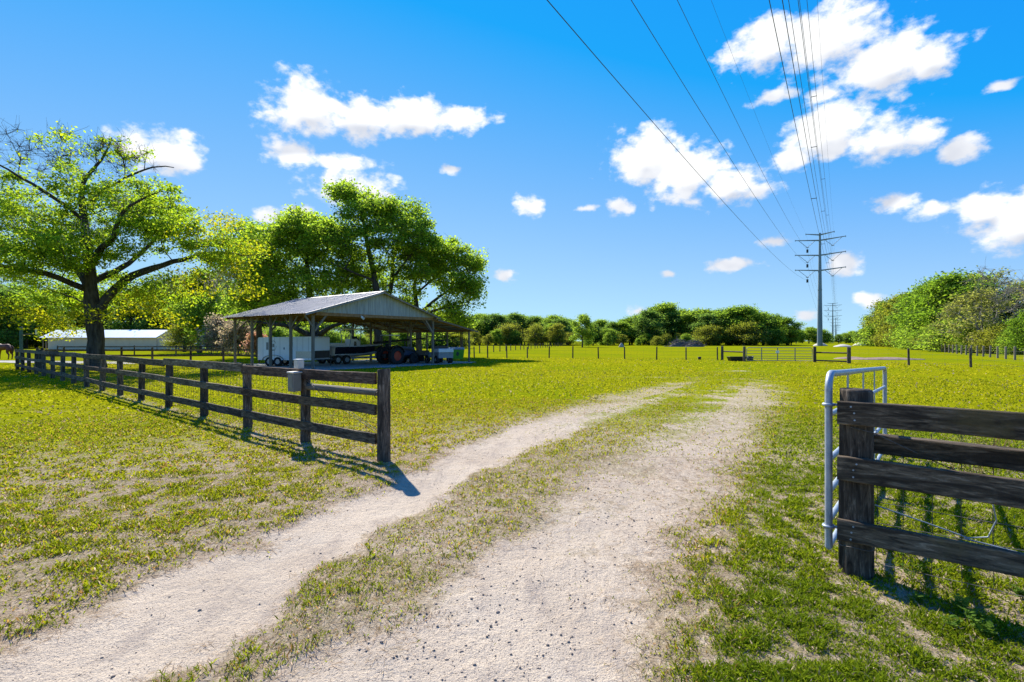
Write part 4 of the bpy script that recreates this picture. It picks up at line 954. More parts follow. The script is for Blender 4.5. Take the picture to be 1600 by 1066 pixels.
for t_ in ts:
    timber('truss_chord', (.0, t_-.05, 3.30), (GW, t_-.05, 3.30), .05, .18, M['wood_brown'])
    timber('rafter', (-.6, t_-.05, HE-.6*sl-.02), (GW/2, t_-.05, HR-.02), .05, .15, M['wood_brown'])
    timber('rafter', (GW+.1, t_-.05, HE-.05), (GW/2, t_-.05, HR-.02), .05, .15, M['wood_brown'])
    timber('rafter', (GW, t_-.05, 3.22), (GW+LW+.45, t_-.05, 2.50), .05, .14, M['wood_brown'])
    for f_ in (.25, .5, .75): timber('truss_web', (GW*f_, t_-.01, 3.36), (GW*(f_+(.0 if f_ == .5 else (.12 if f_ < .5 else -.12))), t_-.01, HE+sl*(GW/2)*(1-abs(f_*2-1)*.76)-.12), .04, .09, M['wood_brown'])
for i in range(7):
    s0 = -.55+i*.88; z0 = HE+sl*s0+.075
    if s0 < GW/2: timber('purlin', (s0, -.45, z0), (s0, DEP+.45, z0), .09, .045, M['wood_brown'])
    s1 = GW-(s0+.55)*.88
    if s1 > GW/2+.2: timber('purlin', (s1, -.45, HE+sl*(GW-s1)+.075), (s1, DEP+.45, HE+sl*(GW-s1)+.075), .09, .045, M['wood_brown'])
for i in range(5): s0 = GW+.25+i*.98; timber('purlin', (s0, -.45, 3.22-.18*(s0-GW)+.085), (s0, DEP+.45, 3.22-.18*(s0-GW)+.085), .09, .045, M['wood_brown'])
def ribbed(x0, z0, x1, z1, y0, y1, pitch=.23, hgt=.022, mat=None, name='roof_sheet'):
    """metal sheet sloping in x, ribs running down the slope, one lapped sheet"""
    mb = MB(); n = int(round((y1-y0)/pitch)); ys = []
    for i in range(n):
        a = y0+i*(y1-y0)/n; w = (y1-y0)/n; ys += [(a, 0), (a+w*.62, 0), (a+w*.70, hgt), (a+w*.86, hgt), (a+w*.94, 0)]
    ys.append((y1, 0)); k = len(ys); th = .004
    vs = [(x0, y, z0+h) for y, h in ys]+[(x1, y, z1+h) for y, h in ys]
    mb.add(vs, [(i, i+1, k+i+1, k+i) for i in range(k-1)]); mb.add([(v[0], v[1], v[2]-th) for v in vs], [(k+i, k+i+1, i+1, i) for i in range(k-1)])
    return mb.build(name, mat or M['tin'], barn)
ny = 11; y0_, y1_ = -.5, DEP+.5
for i in range(ny):
    a = y0_+(y1_-y0_)*i/ny; b = y0_+(y1_-y0_)*(i+1)/ny; lift = .006*(i % 2)+random.uniform(0, .004)
    ribbed(-.75, HE-.75*sl+.10+lift, GW/2, HR+.10+lift, a, b+.01)
    ribbed(GW/2, HR+.10+lift, GW+.35, HE-.35*sl+.10+lift, a, b+.01)
    ribbed(GW+.1, 3.225+.10+lift-.018, GW+LW+.6, 3.225-.18*(LW+.6)+.10+lift, a, b+.01)
mb = MB(); mb.add([(GW/2-.22, y0_, HR+.075), (GW/2, y0_, HR+.145), (GW/2+.22, y0_, HR+.075), (GW/2-.22, y1_, HR+.075), (GW/2, y1_, HR+.145), (GW/2+.22, y1_, HR+.075)], [(0,1,4,3),(1,2,5,4)]); mb.build('ridge_cap', M['tin'], barn)
# gable of vertical ribbed sheets
npan = 11
for i in range(npan):
    a = GW*i/npan; b = GW*(i+1)/npan; mb = MB(); k = 12; pts = []
    for j in range(k+1):
        s = a+(b-a)*j/k; r_ = (0, .0, .018, .018)[j % 4]; top = HE+sl*min(s, GW-s)+.055; pts.append((s, -.16-r_-.004*(i % 2), top))
    mb.add([(p[0], p[1], 3.40+.0) for p in pts]+pts, [(j, j+1, k+2+j, k+1+j) for j in range(k)]); mb.build('gable_sheet', M['tin_gable'], barn)
timber('gable_header', (-.08, -.12, 3.31), (GW+.08, -.12, 3.31), .06, .2, M['wood_brown'])
timber('barge_board', (-.75, -.47, HE-.75*sl+.03), (GW/2, -.47, HR+.03), .03, .11, M['tin']); timber('barge_board', (GW/2, -.47, HR+.03), (GW+.35, -.47, HE-.35*sl+.03), .03, .11, M['wood_grey'])
timber('barge_board', (GW+.1, -.46, 3.24), (GW+LW+.6, -.46, 2.43), .03, .10, M['wood_grey'])
mb = MB(); mb.tube([(3.2,-.22,3.30),(3.2,-.30,3.24)], .02, 6); mb.box((3.2,-.33,3.2), (.13,.1,.13), None, .02); mb.tube([(3.2,-.35,3.17),(3.24,-.45,3.10)], [.05,.085], 10); mb.build('flood_light', M['white_dull'], barn)

# ------------------------------------------------------------------ wheels
def wheel(parent, c, r_, w, axis, rim=M['rim'], hub=.55, lug=0):
    ax = Vector(axis).normalized(); mb = MB()
    prof = [(-w/2, r_*hub), (-w/2, r_*.9), (-w*.36, r_), (w*.36, r_), (w/2, r_*.9), (w/2, r_*hub)]
    mb.loft([lathe_ring(c, ax, o, rr) for o, rr in prof], True, True, False)
    if lug:
        for i in range(lug):
            a = 2*math.pi*i/lug; u, v = basis(ax); d = u*math.cos(a)+v*math.sin(a)
            mb.box(Vector(c)+d*r_*1.0, (w*.9, r_*.07, r_*.09), Matrix((ax, ax.cross(d), d)).transposed())
    wh = mb.build('wheel', M['tire'], parent)
    m2 = MB(); m2.loft([lathe_ring(c, ax, o, rr) for o, rr in ((-w*.42, r_*hub), (-w*.30, r_*hub*.85), (-w*.3, .001))], True, False, False); m2.loft([lathe_ring(c, ax, o, rr) for o, rr in ((w*.42, r_*hub), (w*.30, r_*hub*.85), (w*.34, r_*.2), (w*.34, .001))], True, False, False)
    m2.build('rim', rim, wh); return wh
def basis(ax):
    a = Vector((0,0,1)) if abs(ax.z) < .9 else Vector((1,0,0)); u = ax.cross(a).normalized(); return u, ax.cross(u)
def lathe_ring(c, ax, o, r_, n=24):
    u, v = basis(ax); return [Vector(c)+ax*o+(u*math.cos(2*math.pi*i/n)+v*math.sin(2*math.pi*i/n))*r_ for i in range(n)]

# ------------------------------------------------------------------ white cargo trailer (local x = forward, near side is -y)
TR0 = Vector((-13.1, 34.0, 0)); tdir = Vector((.985, -.17, 0)).normalized()
tl = thing('cargo_trailer', TR0 - tdir*2.1 + Vector((.17, .985, 0))*.95, dir_rot(tdir), 'white enclosed tandem cargo trailer with side door and oval emblem inside the barn', 'trailer')
mb = MB(); mb.prism([(-2.1,.42),(1.9,.42),(2.1,.55),(2.1,1.92),(2.02,2.0),(-2.02,1.95),(-2.1,1.86)], -.95, .95); bd = mb.build('body', M['white'], tl); fix_normals(bd.data)
for s_ in (-1, 1):
    mb = MB(); mb.box((1.35, s_*.957, .78), (1.25, .012, .46)); mb.build('tread_panel', M['diamond'], tl)
    for x in (-1.25, -.62): wheel(tl, (x, s_*.88, .31), .31, .2, (0,1,0))
    mb = MB(); arc = [(-.935+.78*math.cos(a), s_*.985, .40+.36*math.sin(a)) for a in np.linspace(0, math.pi, 12)]
    for i in range(11): mb.bar(arc[i], arc[i+1], .12, .02, (0, s_, 0) if False else (0, 0, 1))
    mb.build('fender', M['grey'], tl)
mb = MB(); mb.box((.15, -.962, 1.22), (.72, .02, 1.42), None, .006); dr = mb.build('side_door', M['white'], tl)
mb = MB(); mb.box((-.12, -.98, 1.2), (.07, .025, .14), None, .006); mb.build('handle', M['black'], dr)
mb = MB(); mb.box((2.108, 0, .80), (.014, 1.88, .5)); mb.build('stone_guard', M['black'], tl)
mb = MB(); [mb.tube([(2.0, y, .42), (2.9, 0, .42)], .04, 6) for y in (-.6, .6)]; mb.tube([(2.85,0,.42),(3.05,0,.46)], .05, 8); mb.tube([(2.7,0,.0),(2.7,0,.75)], .035, 8); mb.build('tongue', M['black'], tl)
mb = MB()
for x in np.arange(-1.7, 2.0, .42): mb.box((x, -.953, 1.2), (.012, .008, 1.5))
mb.build('panel_seams', M['grey'], tl)
mb = MB(); ov = [(-.93+.21*math.cos(a), -.956, 1.38+.33*math.sin(a)) for a in np.linspace(.5, 6.8, 24)]; mb.tube(ov[:11], .014, 4, False, False); mb.tube(ov[13:22], .012, 4, False, False)
mb.box((-.93,-.957,1.40), (.13,.008,.22)); mb.box((-.93,-.957,1.10), (.2,.008,.05)); mb.box((-1.38,-.957,1.36), (.16,.008,.5)); mb.build('emblem', M['grey'], tl)

# ------------------------------------------------------------------ boat on trailer (bow towards +x)
bt = thing('boat', W(4.9, 6.1), BRZ, 'navy and white centre console boat with T-top stored in the barn', 'boat')
def hull_sec(x, hw, zk, zc, zg): return [(x, -hw, zg), (x, -hw*.92, zc+.06+.28*max(0,(x-2.4)/2.7)*0), (x, -hw*.84, zc-.04), (x, 0, zk), (x, hw*.84, zc-.04), (x, hw*.92, zc+.06), (x, hw, zg)]
hs_ = [hull_sec(0,1.08,.52,.68,1.28), hull_sec(1.2,1.12,.50,.68,1.28), hull_sec(2.6,1.08,.51,.72,1.30), hull_sec(3.7,.85,.56,.84,1.34), hull_sec(4.5,.5,.72,1.02,1.38), hull_sec(5.1,.06,1.1,1.25,1.42)]
mb = MB()
for i in range(len(hs_)-1):
    for k in (1,2,3,4): mb.add([hs_[i][k],hs_[i][k+1],hs_[i+1][k+1],hs_[i+1][k]], [(0,1,2,3)], True)
mb.add(hs_[0], [tuple(range(7))]); hb = mb.build('hull_bottom', M['white_dull'], bt)
mb = MB()
for i in range(len(hs_)-1):
    for k in (0,5): mb.add([hs_[i][k],hs_[i][k+1],hs_[i+1][k+1],hs_[i+1][k]], [(0,1,2,3)], True)
mb.build('hull_side', M['navy'], bt)
mb = MB()
for sg in (0, 6): mb.tube([Vector(h_[sg])+Vector((0,0,.02)) for h_ in hs_], .035, 6)
mb.add([(h_[0][0], h_[0][1]*.96, 1.05) for h_ in hs_]+[(h_[6][0], h_[6][1]*.96, 1.05) for h_ in hs_], [(i, i+1, len(hs_)+i+1, len(hs_)+i) for i in range(len(hs_)-1)]); mb.build('gunwale', M['white_dull'], bt)
mb = MB(); mb.prism([(1.75,1.05),(2.75,1.05),(2.65,1.62),(2.35,1.86),(1.85,1.86)], -.38, .38); cs = mb.build('console', M['white_dull'], bt); fix_normals(cs.data)
mb = MB(); mb.add([(2.68,-.36,1.62),(2.68,.36,1.62),(2.36,.34,2.06),(2.36,-.34,2.06)], [(0,1,2,3)]); mb.box((2.2,-.385,1.5),(.22,.012,.34)); mb.build('windscreen', M['glass'], cs)
mb = MB()
for x in (1.55, 2.6):
    for y in (-.55,.55): mb.tube([(x,y,1.1),(x+(.12 if x < 2 else -.1),y*.98,1.8),(x,y*1.1,2.58)], .028, 6)
mb.build('top_frame', M['galv'], bt)
mb = MB(); mb.box((2.1,0,2.61),(2.0,1.65,.06),None,.02); mb.build('hard_top', M['white_dull'], bt)
mb = MB(); mb.prism([(-.5,1.15),(-.05,1.15),(-.02,1.75),(-.15,1.92),(-.5,1.88),(-.62,1.6)], -.24, .24); mb.prism([(-.42,.45),(-.2,.45),(-.15,1.15),(-.42,1.15)], -.1, .1); ob_ = mb.build('outboard_motor', M['black'], bt); fix_normals(ob_.data)
mb = MB(); mb.box((.9,0,1.3),(.5,1.3,.5),None,.05); mb.build('leaning_post', M['white_dull'], bt)
bx = thing('boat_trailer', W(4.9, 6.1), BRZ, 'tandem axle trailer carrying the navy boat', 'trailer')
mb = MB()
for y in (-.7,.7): mb.bar((-.1,y,.42),(3.6,y*.9,.42),.07,.12); mb.bar((3.6,y*.9,.42),(5.7,0,.45),.07,.12)
for x in (.2,1.4,2.9): mb.bar((x,-.9,.40),(x,.9,.40),.06,.1)
mb.tube([(5.3,0,0),(5.3,0,.9)],.04,8); mb.bar((4.95,0,.45),(5.05,0,1.15),.08,.08); mb.build('frame', M['galv'], bx)
for s_ in (-1,1):
    for x in (.25,1.0): wheel(bx, (x, s_*.98, .33), .33, .2, (0,1,0))
    mb = MB(); mb.box((.62, s_*.98, .71),(1.5,.24,.03),None,.01); mb.build('fender', M['white_dull'], bx)

# ------------------------------------------------------------------ tractor
tk = thing('tractor', W(7.7, 2.4), BRZ, 'dark compact tractor with big red-rimmed rear tyres under the gable', 'tractor')
for s_ in (-1,1):
    wheel(tk, (0, s_*.68, .62), .62, .38, (0,1,0), M['redrim'], .56, 20); wheel(tk, (1.75, s_*.6, .38), .38, .24, (0,1,0), M['black'], .5, 14)
    mb = MB(); arc = [(.72*math.cos(a), s_*.68, .64+.72*math.sin(a)) for a in np.linspace(.3, 2.7, 9)]
    for i in range(8): mb.bar(arc[i], arc[i+1], .40, .03)
    mb.build('fender', M['black'], tk)
mb = MB(); mb.prism([(.75,.62),(2.15,.62),(2.2,1.0),(2.05,1.22),(.75,1.32)], -.3,.3); hd = mb.build('bonnet', M['navy_grey'], tk); fix_normals(hd.data)
mb = MB(); mb.box((.6,0,.62),(2.4,.4,.32),None,.03); mb.box((1.75,0,.42),(.14,1.1,.14)); mb.box((0,0,.62),(.3,1.1,.26)); mb.build('chassis', M['black'], tk)
mb = MB(); mb.box((.02,0,1.0),(.45,.48,.12),None,.04); mb.box((-.2,0,1.28),(.1,.46,.48),Matrix.Rotation(-.15,3,'Y'),.04); mb.build('seat', M['black'], tk)
mb = MB(); mb.tube([(.75,0,1.25),(.55,0,1.45)],.02,6); u_=[Vector((.55,0,1.45))+Vector((.45*.19*math.cos(a), .19*math.sin(a), .19*math.cos(a)*.9)) for a in np.linspace(0,6.2832,16)]; mb.tube(u_,.014,6,False); mb.build('steering_wheel', M['black'], tk)
mb = MB(); mb.tube([(-.35,-.5,.9),(-.35,-.5,2.05),(-.35,-.44,2.12),(-.35,.44,2.12),(-.35,.5,2.05),(-.35,.5,.9)],.035,8); mb.build('roll_bar', M['black'], tk)
mb = MB(); mb.box((.02,0,2.12),(1.0,1.05,.06),None,.03); mb.build('sunshade', M['white_dull'], tk)
mb = MB()
for y in (-.38,.38): mb.bar((.9,y,1.15),(2.0,y,1.0),.06,.1); mb.bar((2.0,y,1.0),(2.75,y,.4),.06,.1)
mb.build('loader_arm', M['black'], tk)
mb = MB(); mb.prism([(2.65,.12),(3.2,.1),(3.15,.16),(2.78,.2),(2.72,.62),(2.65,.62)], -.72,.72); bu = mb.build('bucket', M['black'], tk); fix_normals(bu.data)
mb = MB(); mb.tube([(1.6,.2,1.2),(1.6,.2,1.75)],.03,8); mb.build('exhaust', M['black'], tk)

# ------------------------------------------------------------------ grey utility vehicle and dark utility trailer in the lean-to
uv = thing('utility_vehicle', W(11.2, .9), BRZ+R(70), 'grey utility buggy with black roll cage parked under the lean-to', 'utility vehicle')
for x in (-.85,.85):
    for s_ in (-1,1): wheel(uv, (x, s_*.55, .3), .3, .24, (0,1,0), M['rim'], .5, 12)
mb = MB(); mb.prism([(-1.3,.42),(-1.3,.95),(-.35,.98),(-.35,.55),(.45,.5),(.5,.85),(1.1,.82),(1.32,.65),(1.3,.4)], -.6,.6); bb = mb.build('body', M['grey'], uv); fix_normals(bb.data)
mb = MB(); mb.box((-.85,0,.98),(1.0,1.24,.28),None,.03); mb.build('cargo_bed', M['white_dull'], uv)
mb = MB()
for s_ in (-1,1): mb.tube([(-.35,s_*.56,.95),(-.3,s_*.5,1.72),(.3,s_*.5,1.74),(.62,s_*.55,.85)],.025,6)
for x,z in ((-.3,1.72),(.3,1.74)): mb.tube([(x,-.5,z),(x,.5,z)],.025,6)
mb.build('roll_cage', M['black'], uv)
mb = MB(); mb.box((0,0,1.78),(.85,1.15,.05),None,.02); mb.build('roof', M['black'], uv)
mb = MB(); mb.box((-.12,0,.78),(.45,1.05,.14),None,.04); mb.box((-.34,0,1.1),(.1,1.05,.5),None,.04); mb.build('seat', M['black'], uv)
mb = MB(); [mb.box((1.31,s_*.4,.62),(.03,.2,.1),None,.01) for s_ in (-1,1)]; mb.build('headlight', M['white_dull'], uv)
ut = thing('utility_trailer', W(11.6, 4.4), BRZ, 'low dark open utility trailer behind the grey buggy', 'trailer')
mb = MB(); mb.box((0,0,.5),(2.6,1.4,.06)); mb.build('deck', M['black'], ut)
for nm, c_, sz in (('side_panel',(0,-.7,.72),(2.6,.04,.4)),('side_panel',(0,.7,.72),(2.6,.04,.4)),('front_panel',(1.3,0,.72),(.04,1.44,.4))): mb = MB(); mb.box(c_, sz); mb.build(nm, M['black'], ut)
for s_ in (-1,1): wheel(ut, (-.1, s_*.84, .28), .28, .18, (0,1,0))
mb = MB(); mb.bar((1.3,-.5,.45),(2.2,0,.45),.06,.08); mb.bar((1.3,.5,.45),(2.2,0,.45),.06,.08); mb.tube([(2.0,0,0),(2.0,0,.5)],.03,6); mb.build('tongue', M['black'], ut)
lp = MB(); lp.tube([W(8.2,4.95,1.55), W(10.6,4.95,1.72), W(13.62,4.92,1.95)], [.09,.08,.07], 8)
o = lp.build('long_pole', M['black']); tag(o, 'long dark slanting pole slung between the barn and lean-to posts', 'pole')

# ------------------------------------------------------------------ lime green box beyond the lean-to
gb = thing('storage_box', at(711, 46.5), R(8), 'lime green bulk box with sloping grey-brown lid beside the barn', 'box')
mb = MB(); mb.loft([[(-.72,-.5,.06),(.72,-.5,.06),(.72,.5,.06),(-.72,.5,.06)], [(-.82,-.58,.92),(.82,-.58,.92),(.82,.58,.92),(-.82,.58,.92)]], True, False); mb.build('body', M['lime'], gb)
mb = MB(); mb.loft([[(-.86,-.62,.93),(.86,-.62,.93),(.86,.62,.93),(-.86,.62,.93)], [(-.84,-.6,.98),(.84,-.6,.98),(.84,.6,1.14),(-.84,.6,1.14)]], True, False); mb.build('lid', M['greylid'], gb)
for x in (-.42,.22):
    mb = MB(); mb.loft([[(x+.13*math.cos(a), y_, .55+.2*math.sin(a)) for a in np.linspace(0,6.0,10)] for y_ in (-.52,-.575)], True, False); mb.build('dark_mark', M['mark_dark'], gb)
mb = MB(); [mb.box((x,0,.03),(.14,.9,.07)) for x in (-.5,.5)]; mb.build('skid', M['black'], gb)

# ------------------------------------------------------------------ far pasture fence, gate, troughs
def wire_fence(name, pts, h, r_, label, wires=(.15,.45,.75,1.02), mat=M['post'], vert=0.0, group=None, wr=.004):
    c0 = Vector(pts[0]); f_ = thing(name, c0, 0, label, 'fence', group)
    ms = [post_mesh(h*k, r_, 500+i, mat, 8) for i, k in enumerate((1,.97,1.03))]
    for i, p in enumerate(pts): link('post', ms[i % 3], f_, Vector(p)-c0, (random.uniform(-.03,.03), random.uniform(-.03,.03), 0))
    mb = MB()
    for z in wires: mb.tube([Vector(p)-c0+Vector((0,0,z*h/1.15)) for p in pts], wr, 3, False, False)
    if vert:
        for a, b in zip(pts[:-1], pts[1:]):
            n = int((Vector(b)-Vector(a)).length/vert)
            for k in range(1, n):
                p = Vector(a).lerp(Vector(b), k/n)-c0; mb.tube([p+Vector((0,0,.1)), p+Vector((0,0,wires[-1]*h/1.15))], wr*.7, 3, False, False)
    tag(mb.build('wire_mesh', M['wire'], f_), kind='stuff'); return f_
def gp(px, yb): return at(px, dist(yb))
wire_fence('wire_fence', [gp(px, y) for px, y in [(1121,562.6),(1072,562.5),(1026,562.3),(976,561),(935,560.6),(895,560.2),(858,560),(824,559.8),(792,559.6),(762,559.4),(741,559),(716,558.8),(690,558.5)]], 1.16, .062, 'pasture wire fence of dark posts between the far gate and the barn', vert=.6)
wire_fence('wire_fence', [gp(px, y) for px, y in [(1328,568),(1420,570.8),(1517,574),(1614,578)]], 1.22, .07, 'short run of dark wire fence posts between far gate and wood', vert=.6)
def hbrace(a, b, label, rails):
    a = Vector(a); b = Vector(b); f_ = thing('brace_panel', a, dir_rot(b-a), label, 'fence'); L_ = (b-a).length
    for x in (0, L_): link('post', post_mesh(1.24, .115, 60+int(x*3), M['post'], 10), f_, (x,0,0))
    for z in rails: mb = MB(); mb.tube([(.1,0,z),(L_-.1,0,z)], .06, 8); mb.build('rail', M['post'], f_)
A1, A2 = gp(1122,562.8)+Vector((.35,-.05,0)), gp(1163,565); B1, B2 = gp(1273,566), gp(1326,568)
hbrace(A1, A2, 'one-rail timber brace panel beside the black water trough', (.78,)); hbrace(B1, B2, 'two-rail timber brace panel at the hinge side of the far gate', (.78,.14))
gd = (B1-A2); g2_ = thing('tube_gate', A2+gd.normalized()*.18, dir_rot(gd), 'closed grey tube gate in the far pasture fence', 'gate'); gl = gd.length-.36
mb = MB(); mb.tube([(0,0,.1),(0,0,1.05),(.1,0,1.15),(gl-.1,0,1.15),(gl,0,1.05),(gl,0,.1),(0,0,.1)], .028, 8); mb.build('frame', M['insul'], g2_)
for z in (.28,.46,.66,.9): mb = MB(); mb.tube([(0,0,z),(gl,0,z)], .022, 6); mb.build('bar', M['insul'], g2_)
for f_ in (.235,.48,.745): mb = MB(); mb.box((gl*f_,.03,.62),(.07,.015,1.06)); mb.build('upright', M['insul'], g2_)
mb = MB(); mb.box((gl*.475,-.05,.82),(.26,.02,.2),None,.005); mb.build('sign_plate', M['white_dull'], g2_)
wt = thing('water_trough', at(1151, 43.4), R(6), 'long black water trough behind the far brace panel', 'trough')
mb = MB(); mb.loft([[(-.62,-.22,.02),(.62,-.22,.02),(.62,.22,.02),(-.62,.22,.02)],[(-.74,-.3,.36),(.74,-.3,.36),(.74,.3,.36),(-.74,.3,.36)],[(-.70,-.26,.36),(.70,-.26,.36),(.70,.26,.36),(-.70,.26,.36)],[(-.6,-.2,.08),(.6,-.2,.08),(.6,.2,.08),(-.6,.2,.08)]], True, False); mb.build('tub', M['black'], wt)
mb = MB(); mb.tube([(-.75,-.31,.36),(.75,-.31,.36),(.75,.31,.36),(-.75,.31,.36),(-.75,-.31,.36)], .02, 5); mb.build('rim', M['black'], wt)
def tub(loc, r_, h, label):
    t = thing('feed_tub', loc, 0, label, 'tub'); mb = MB(); ax = Vector((0,0,1))
    mb.loft([lathe_ring((0,0,0), ax, o, rr, 16) for o, rr in ((0,r_*.8),(h,r_),(h,r_*.9),(.05,r_*.72),(.05,.001))], True, True); mb.build('tub', M['black'], t)
    mb = MB(); mb.tube([Vector(v) for v in lathe_ring((0,0,h), ax, 0, r_, 16)]+[Vector(lathe_ring((0,0,h), ax, 0, r_, 16)[0])], .02, 5); mb.build('rim', M['black'], t)
tub(at(1172, 43.8), .28, .36, 'round black feed tub just behind the far gate'); tub(at(1093, 46.6), .15, .24, 'small black bucket by the pasture wire fence')
# receding fence across the pasture
a, b = Vector((-5.4, 66, 0)), Vector((34, 252, 0)); n = 46
wire_fence('wire_fence', [a.lerp(b, i/(n-1))+Vector((random.uniform(-.1,.1),0,0)) for i in range(n)], 1.15, .075, 'far line of fence posts receding across the pasture past the lone tree')
# wire fence along the wood by the grey post fence
RD = Vector((.54,.8417,0)); n = 72
wire_fence('wire_fence', [Vector((41.6,40.6,0))+RD*(i*3.0-9) for i in range(n)], 1.18, .085, 'grey wooden post and wire fence receding along the leafy wood', mat=M['wood_grey'], vert=.9)

# brush piles and sand heaps in the pasture
def brush(px, d, w, h, label):
    t = thing('brush_pile', at(px, d), 0, label, 'brush pile'); q_ = random.Random(int(px)); mb = MB()
    secs = [[((w/2)*f_*math.cos(a)*(1+q_.uniform(-.12,.12)), 1.6*f_*math.sin(a), h*.6*(1-f_*f_)+q_.uniform(-.1,.1)*h*.4) for a in np.linspace(0,5.9,14)] for f_ in (1,.7,.4,.1)]
    mb.loft(secs, True, False); mb.build('heap', M['brush'], t); mb = MB()
    for i in range(150):
        x = q_.gauss(0, w*.24); z = h*max(.05, (1-(2*x/w)**2))*q_.uniform(.2,.95); p = Vector((x, q_.uniform(-1.3,1.3), z)); d_ = Vector((q_.gauss(0,1),q_.gauss(0,.6),q_.gauss(.1,.35))).normalized()*q_.uniform(.5,1.6)
        mb.tube([p-d_, p+d_], [q_.uniform(.03,.09), .015], 4, False, False)
    tag(mb.build('branches', M['brush'], t), kind='stuff')
brush(1062, 152, 6.5, 2.3, 'grey heap of dead branches, taller of two, before the pasture wood'); brush(1084, 150, 6.5, 2.0, 'grey heap of dead branches, lower of two, before the pasture wood')
def mound(name, px, d, w, dep, h, mat, label, cat):
    q_ = random.Random(int(px)); mb = MB()
    mb.loft([[(w/2*f_*math.cos(a)*(1+q_.uniform(-.08,.08)), dep/2*f_*math.sin(a), (h*(1-f_**1.7)+q_.uniform(-.04,.04)*h if f_ < .99 else -.05)) for a in np.linspace(0,6.0,20)] for f_ in (1,.85,.65,.42,.2,.03)], True, True)
    o = mb.build(name, mat, None, at(px, d)); tag(o, label, cat)
mound('sand_heap', 1317, 150, 5.5, 4, .75, M['dirtpile'], 'pale sand heap at the foot of the near power pole', 'heap'); mound('sand_heap', 1345, 190, 6, 4, 1.2, M['dirtpile'], 'pale sand heap at the near end of the wood by the grey post fence', 'heap'); mound('sand_heap', 1282, 178, 5, 4, 1.2, M['dirtpile'], 'small pale heap beyond the near power pole', 'heap')
mound('leaf_litter', 1385, 47, 7.5, 2.6, .22, M['brown_litter'], 'long low brown strip of dead litter behind the short wire fence', 'litter'); mound('leaf_litter', 1330, 49, 3.5, 2.2, .2, M['brown_litter'], 'low brown patch of dead litter behind the far brace panel', 'litter')
mound('boulder', 971, 140, 1.6, 1.4, 1.2, M['gravel'], 'pale round lump lying in the pasture past the lone tree', 'boulder')

# ------------------------------------------------------------------ paddock board fence at the left
def paddock(pts, label, rails, h=1.22):
    c0 = Vector(pts[0]); f_ = thing('paddock_fence', c0, 0, label, 'fence'); m_ = post_mesh(h, .075, 77, M['post'], 8)
    for p in pts: link('post', m_, f_, Vector(p)-c0)
    for a, b in zip(pts[:-1], pts[1:]):
        a = Vector(a)-c0; b = Vector(b)-c0; d = b-a; L_ = d.length; me = board_mesh(L_-.004, .14, .04, int(L_*100), M['board'])
        off = Vector((d.y,-d.x,0)).normalized()*.097
        for z in rails: link('rail', me, f_, a+off+Vector((0,0,z)), (0,0,dir_rot(d)))
paddock([at(px, d) for px, d in [(58,37.5),(100,37.6),(145,37.9),(190,38.0),(238,38.2),(298,38.4),(349,38.8),(405,39.6)]], 'dark two-board paddock fence crossing behind the oak trunk', (1.02,.62))
paddock([at(px, d) for px, d in [(62,29.5),(66,33.5),(58,37.4)]], 'short dark board fence closing the corner beside the oak', (1.05,.66,.28))
paddock([at(px, d) for px, d in [(90,62),(150,62.5),(210,63),(275,63.5),(330,64),(385,64.5),(430,65)]], 'second thinner board fence in front of the tan stable', (1.0,.55), 1.15)
# ------------------------------------------------------------------ stable, shed, cars, post at left
st = thing('stable', at(175, 108), 0, 'long tan metal stable with white roof behind the oak', 'building')
x0, x1 = -8.8-2.6, 11.8
for i in range(8):
    a = x0+1.0+(x1-x0-1.0)*i/8; b = x0+1.0+(x1-x0-1.0)*(i+1)/8; mb = MB(); mb.box(((a+b)/2,-3.4,1.3),(b-a-.03,.12,2.6)); mb.build('wall_panel', M['tan_wall'], st)
mb = MB(); mb.prism([(-3.3,0),(3.3,0),(3.3,2.55),(0,3.9),(-3.3,2.55)], 0, 1); 
vs = [(x1, v[0], v[2]) if v[1] else (x0+1.0, v[0], v[2]) for v in mb.v]; m2 = MB(); m2.add(vs, mb.f); w_ = m2.build('wall', M['tan_wall'], st); fix_normals(w_.data)
for i in range(10):
    a = x0-.4+(x1-x0+.6)*i/10; b = x0-.4+(x1-x0+.6)*(i+1)/10-.02
    for s_ in (-1,1):
        mb = MB(); mb.add([(a,s_*3.9,2.42),(b,s_*3.9,2.42),(b,0,4.05),(a,0,4.05),(a,s_*3.9,2.36),(b,s_*3.9,2.36),(b,0,3.99),(a,0,3.99)], [(0,1,2,3),(4,5,6,7),(0,1,5,4),(0,3,7,4),(1,2,6,5)]); mb.build('roof_sheet', M['white_roof'], st)
for x in (x0-.1, x0+.5): mb = MB(); mb.box((x,-3.3,1.2),(.14,.14,2.4)); mb.build('porch_post', M['wood_grey'], st)
mb = MB(); mb.prism([(x1+.02,0),(x1+3.4,0),(x1+3.4,1.55),(x1+.02,2.05)], -3.3, -2.9); sw = mb.build('side_wall', M['tan_wall'], st); fix_normals(sw.data)
mb = MB(); mb.box((x0+5.2,-3.42,3.1),(1.0,.02,.14)); mb.build('roof_vent', M['black'], st)
sh = thing('white_shed', at(300, 122), R(5), 'small white gabled shed glimpsed between the stable and the yard tree', 'building')
mb = MB(); mb.prism([(-1.8,0),(1.8,0),(1.8,2.2),(0,3.3),(-1.8,2.2)], -2, 2); o = mb.build('wall', M['white_dull'], sh); fix_normals(o.data)
for s_ in (-1,1): mb = MB(); mb.add([(0,-2.2,3.42),(0,2.2,3.42),(s_*2.1,2.2,2.14),(s_*2.1,-2.2,2.14),(0,-2.2,3.36),(0,2.2,3.36),(s_*2.1,2.2,2.08),(s_*2.1,-2.2,2.08)], [(0,1,2,3),(4,5,6,7),(0,3,7,4),(2,3,7,6)]); mb.build('roof', M['white_roof'], sh)
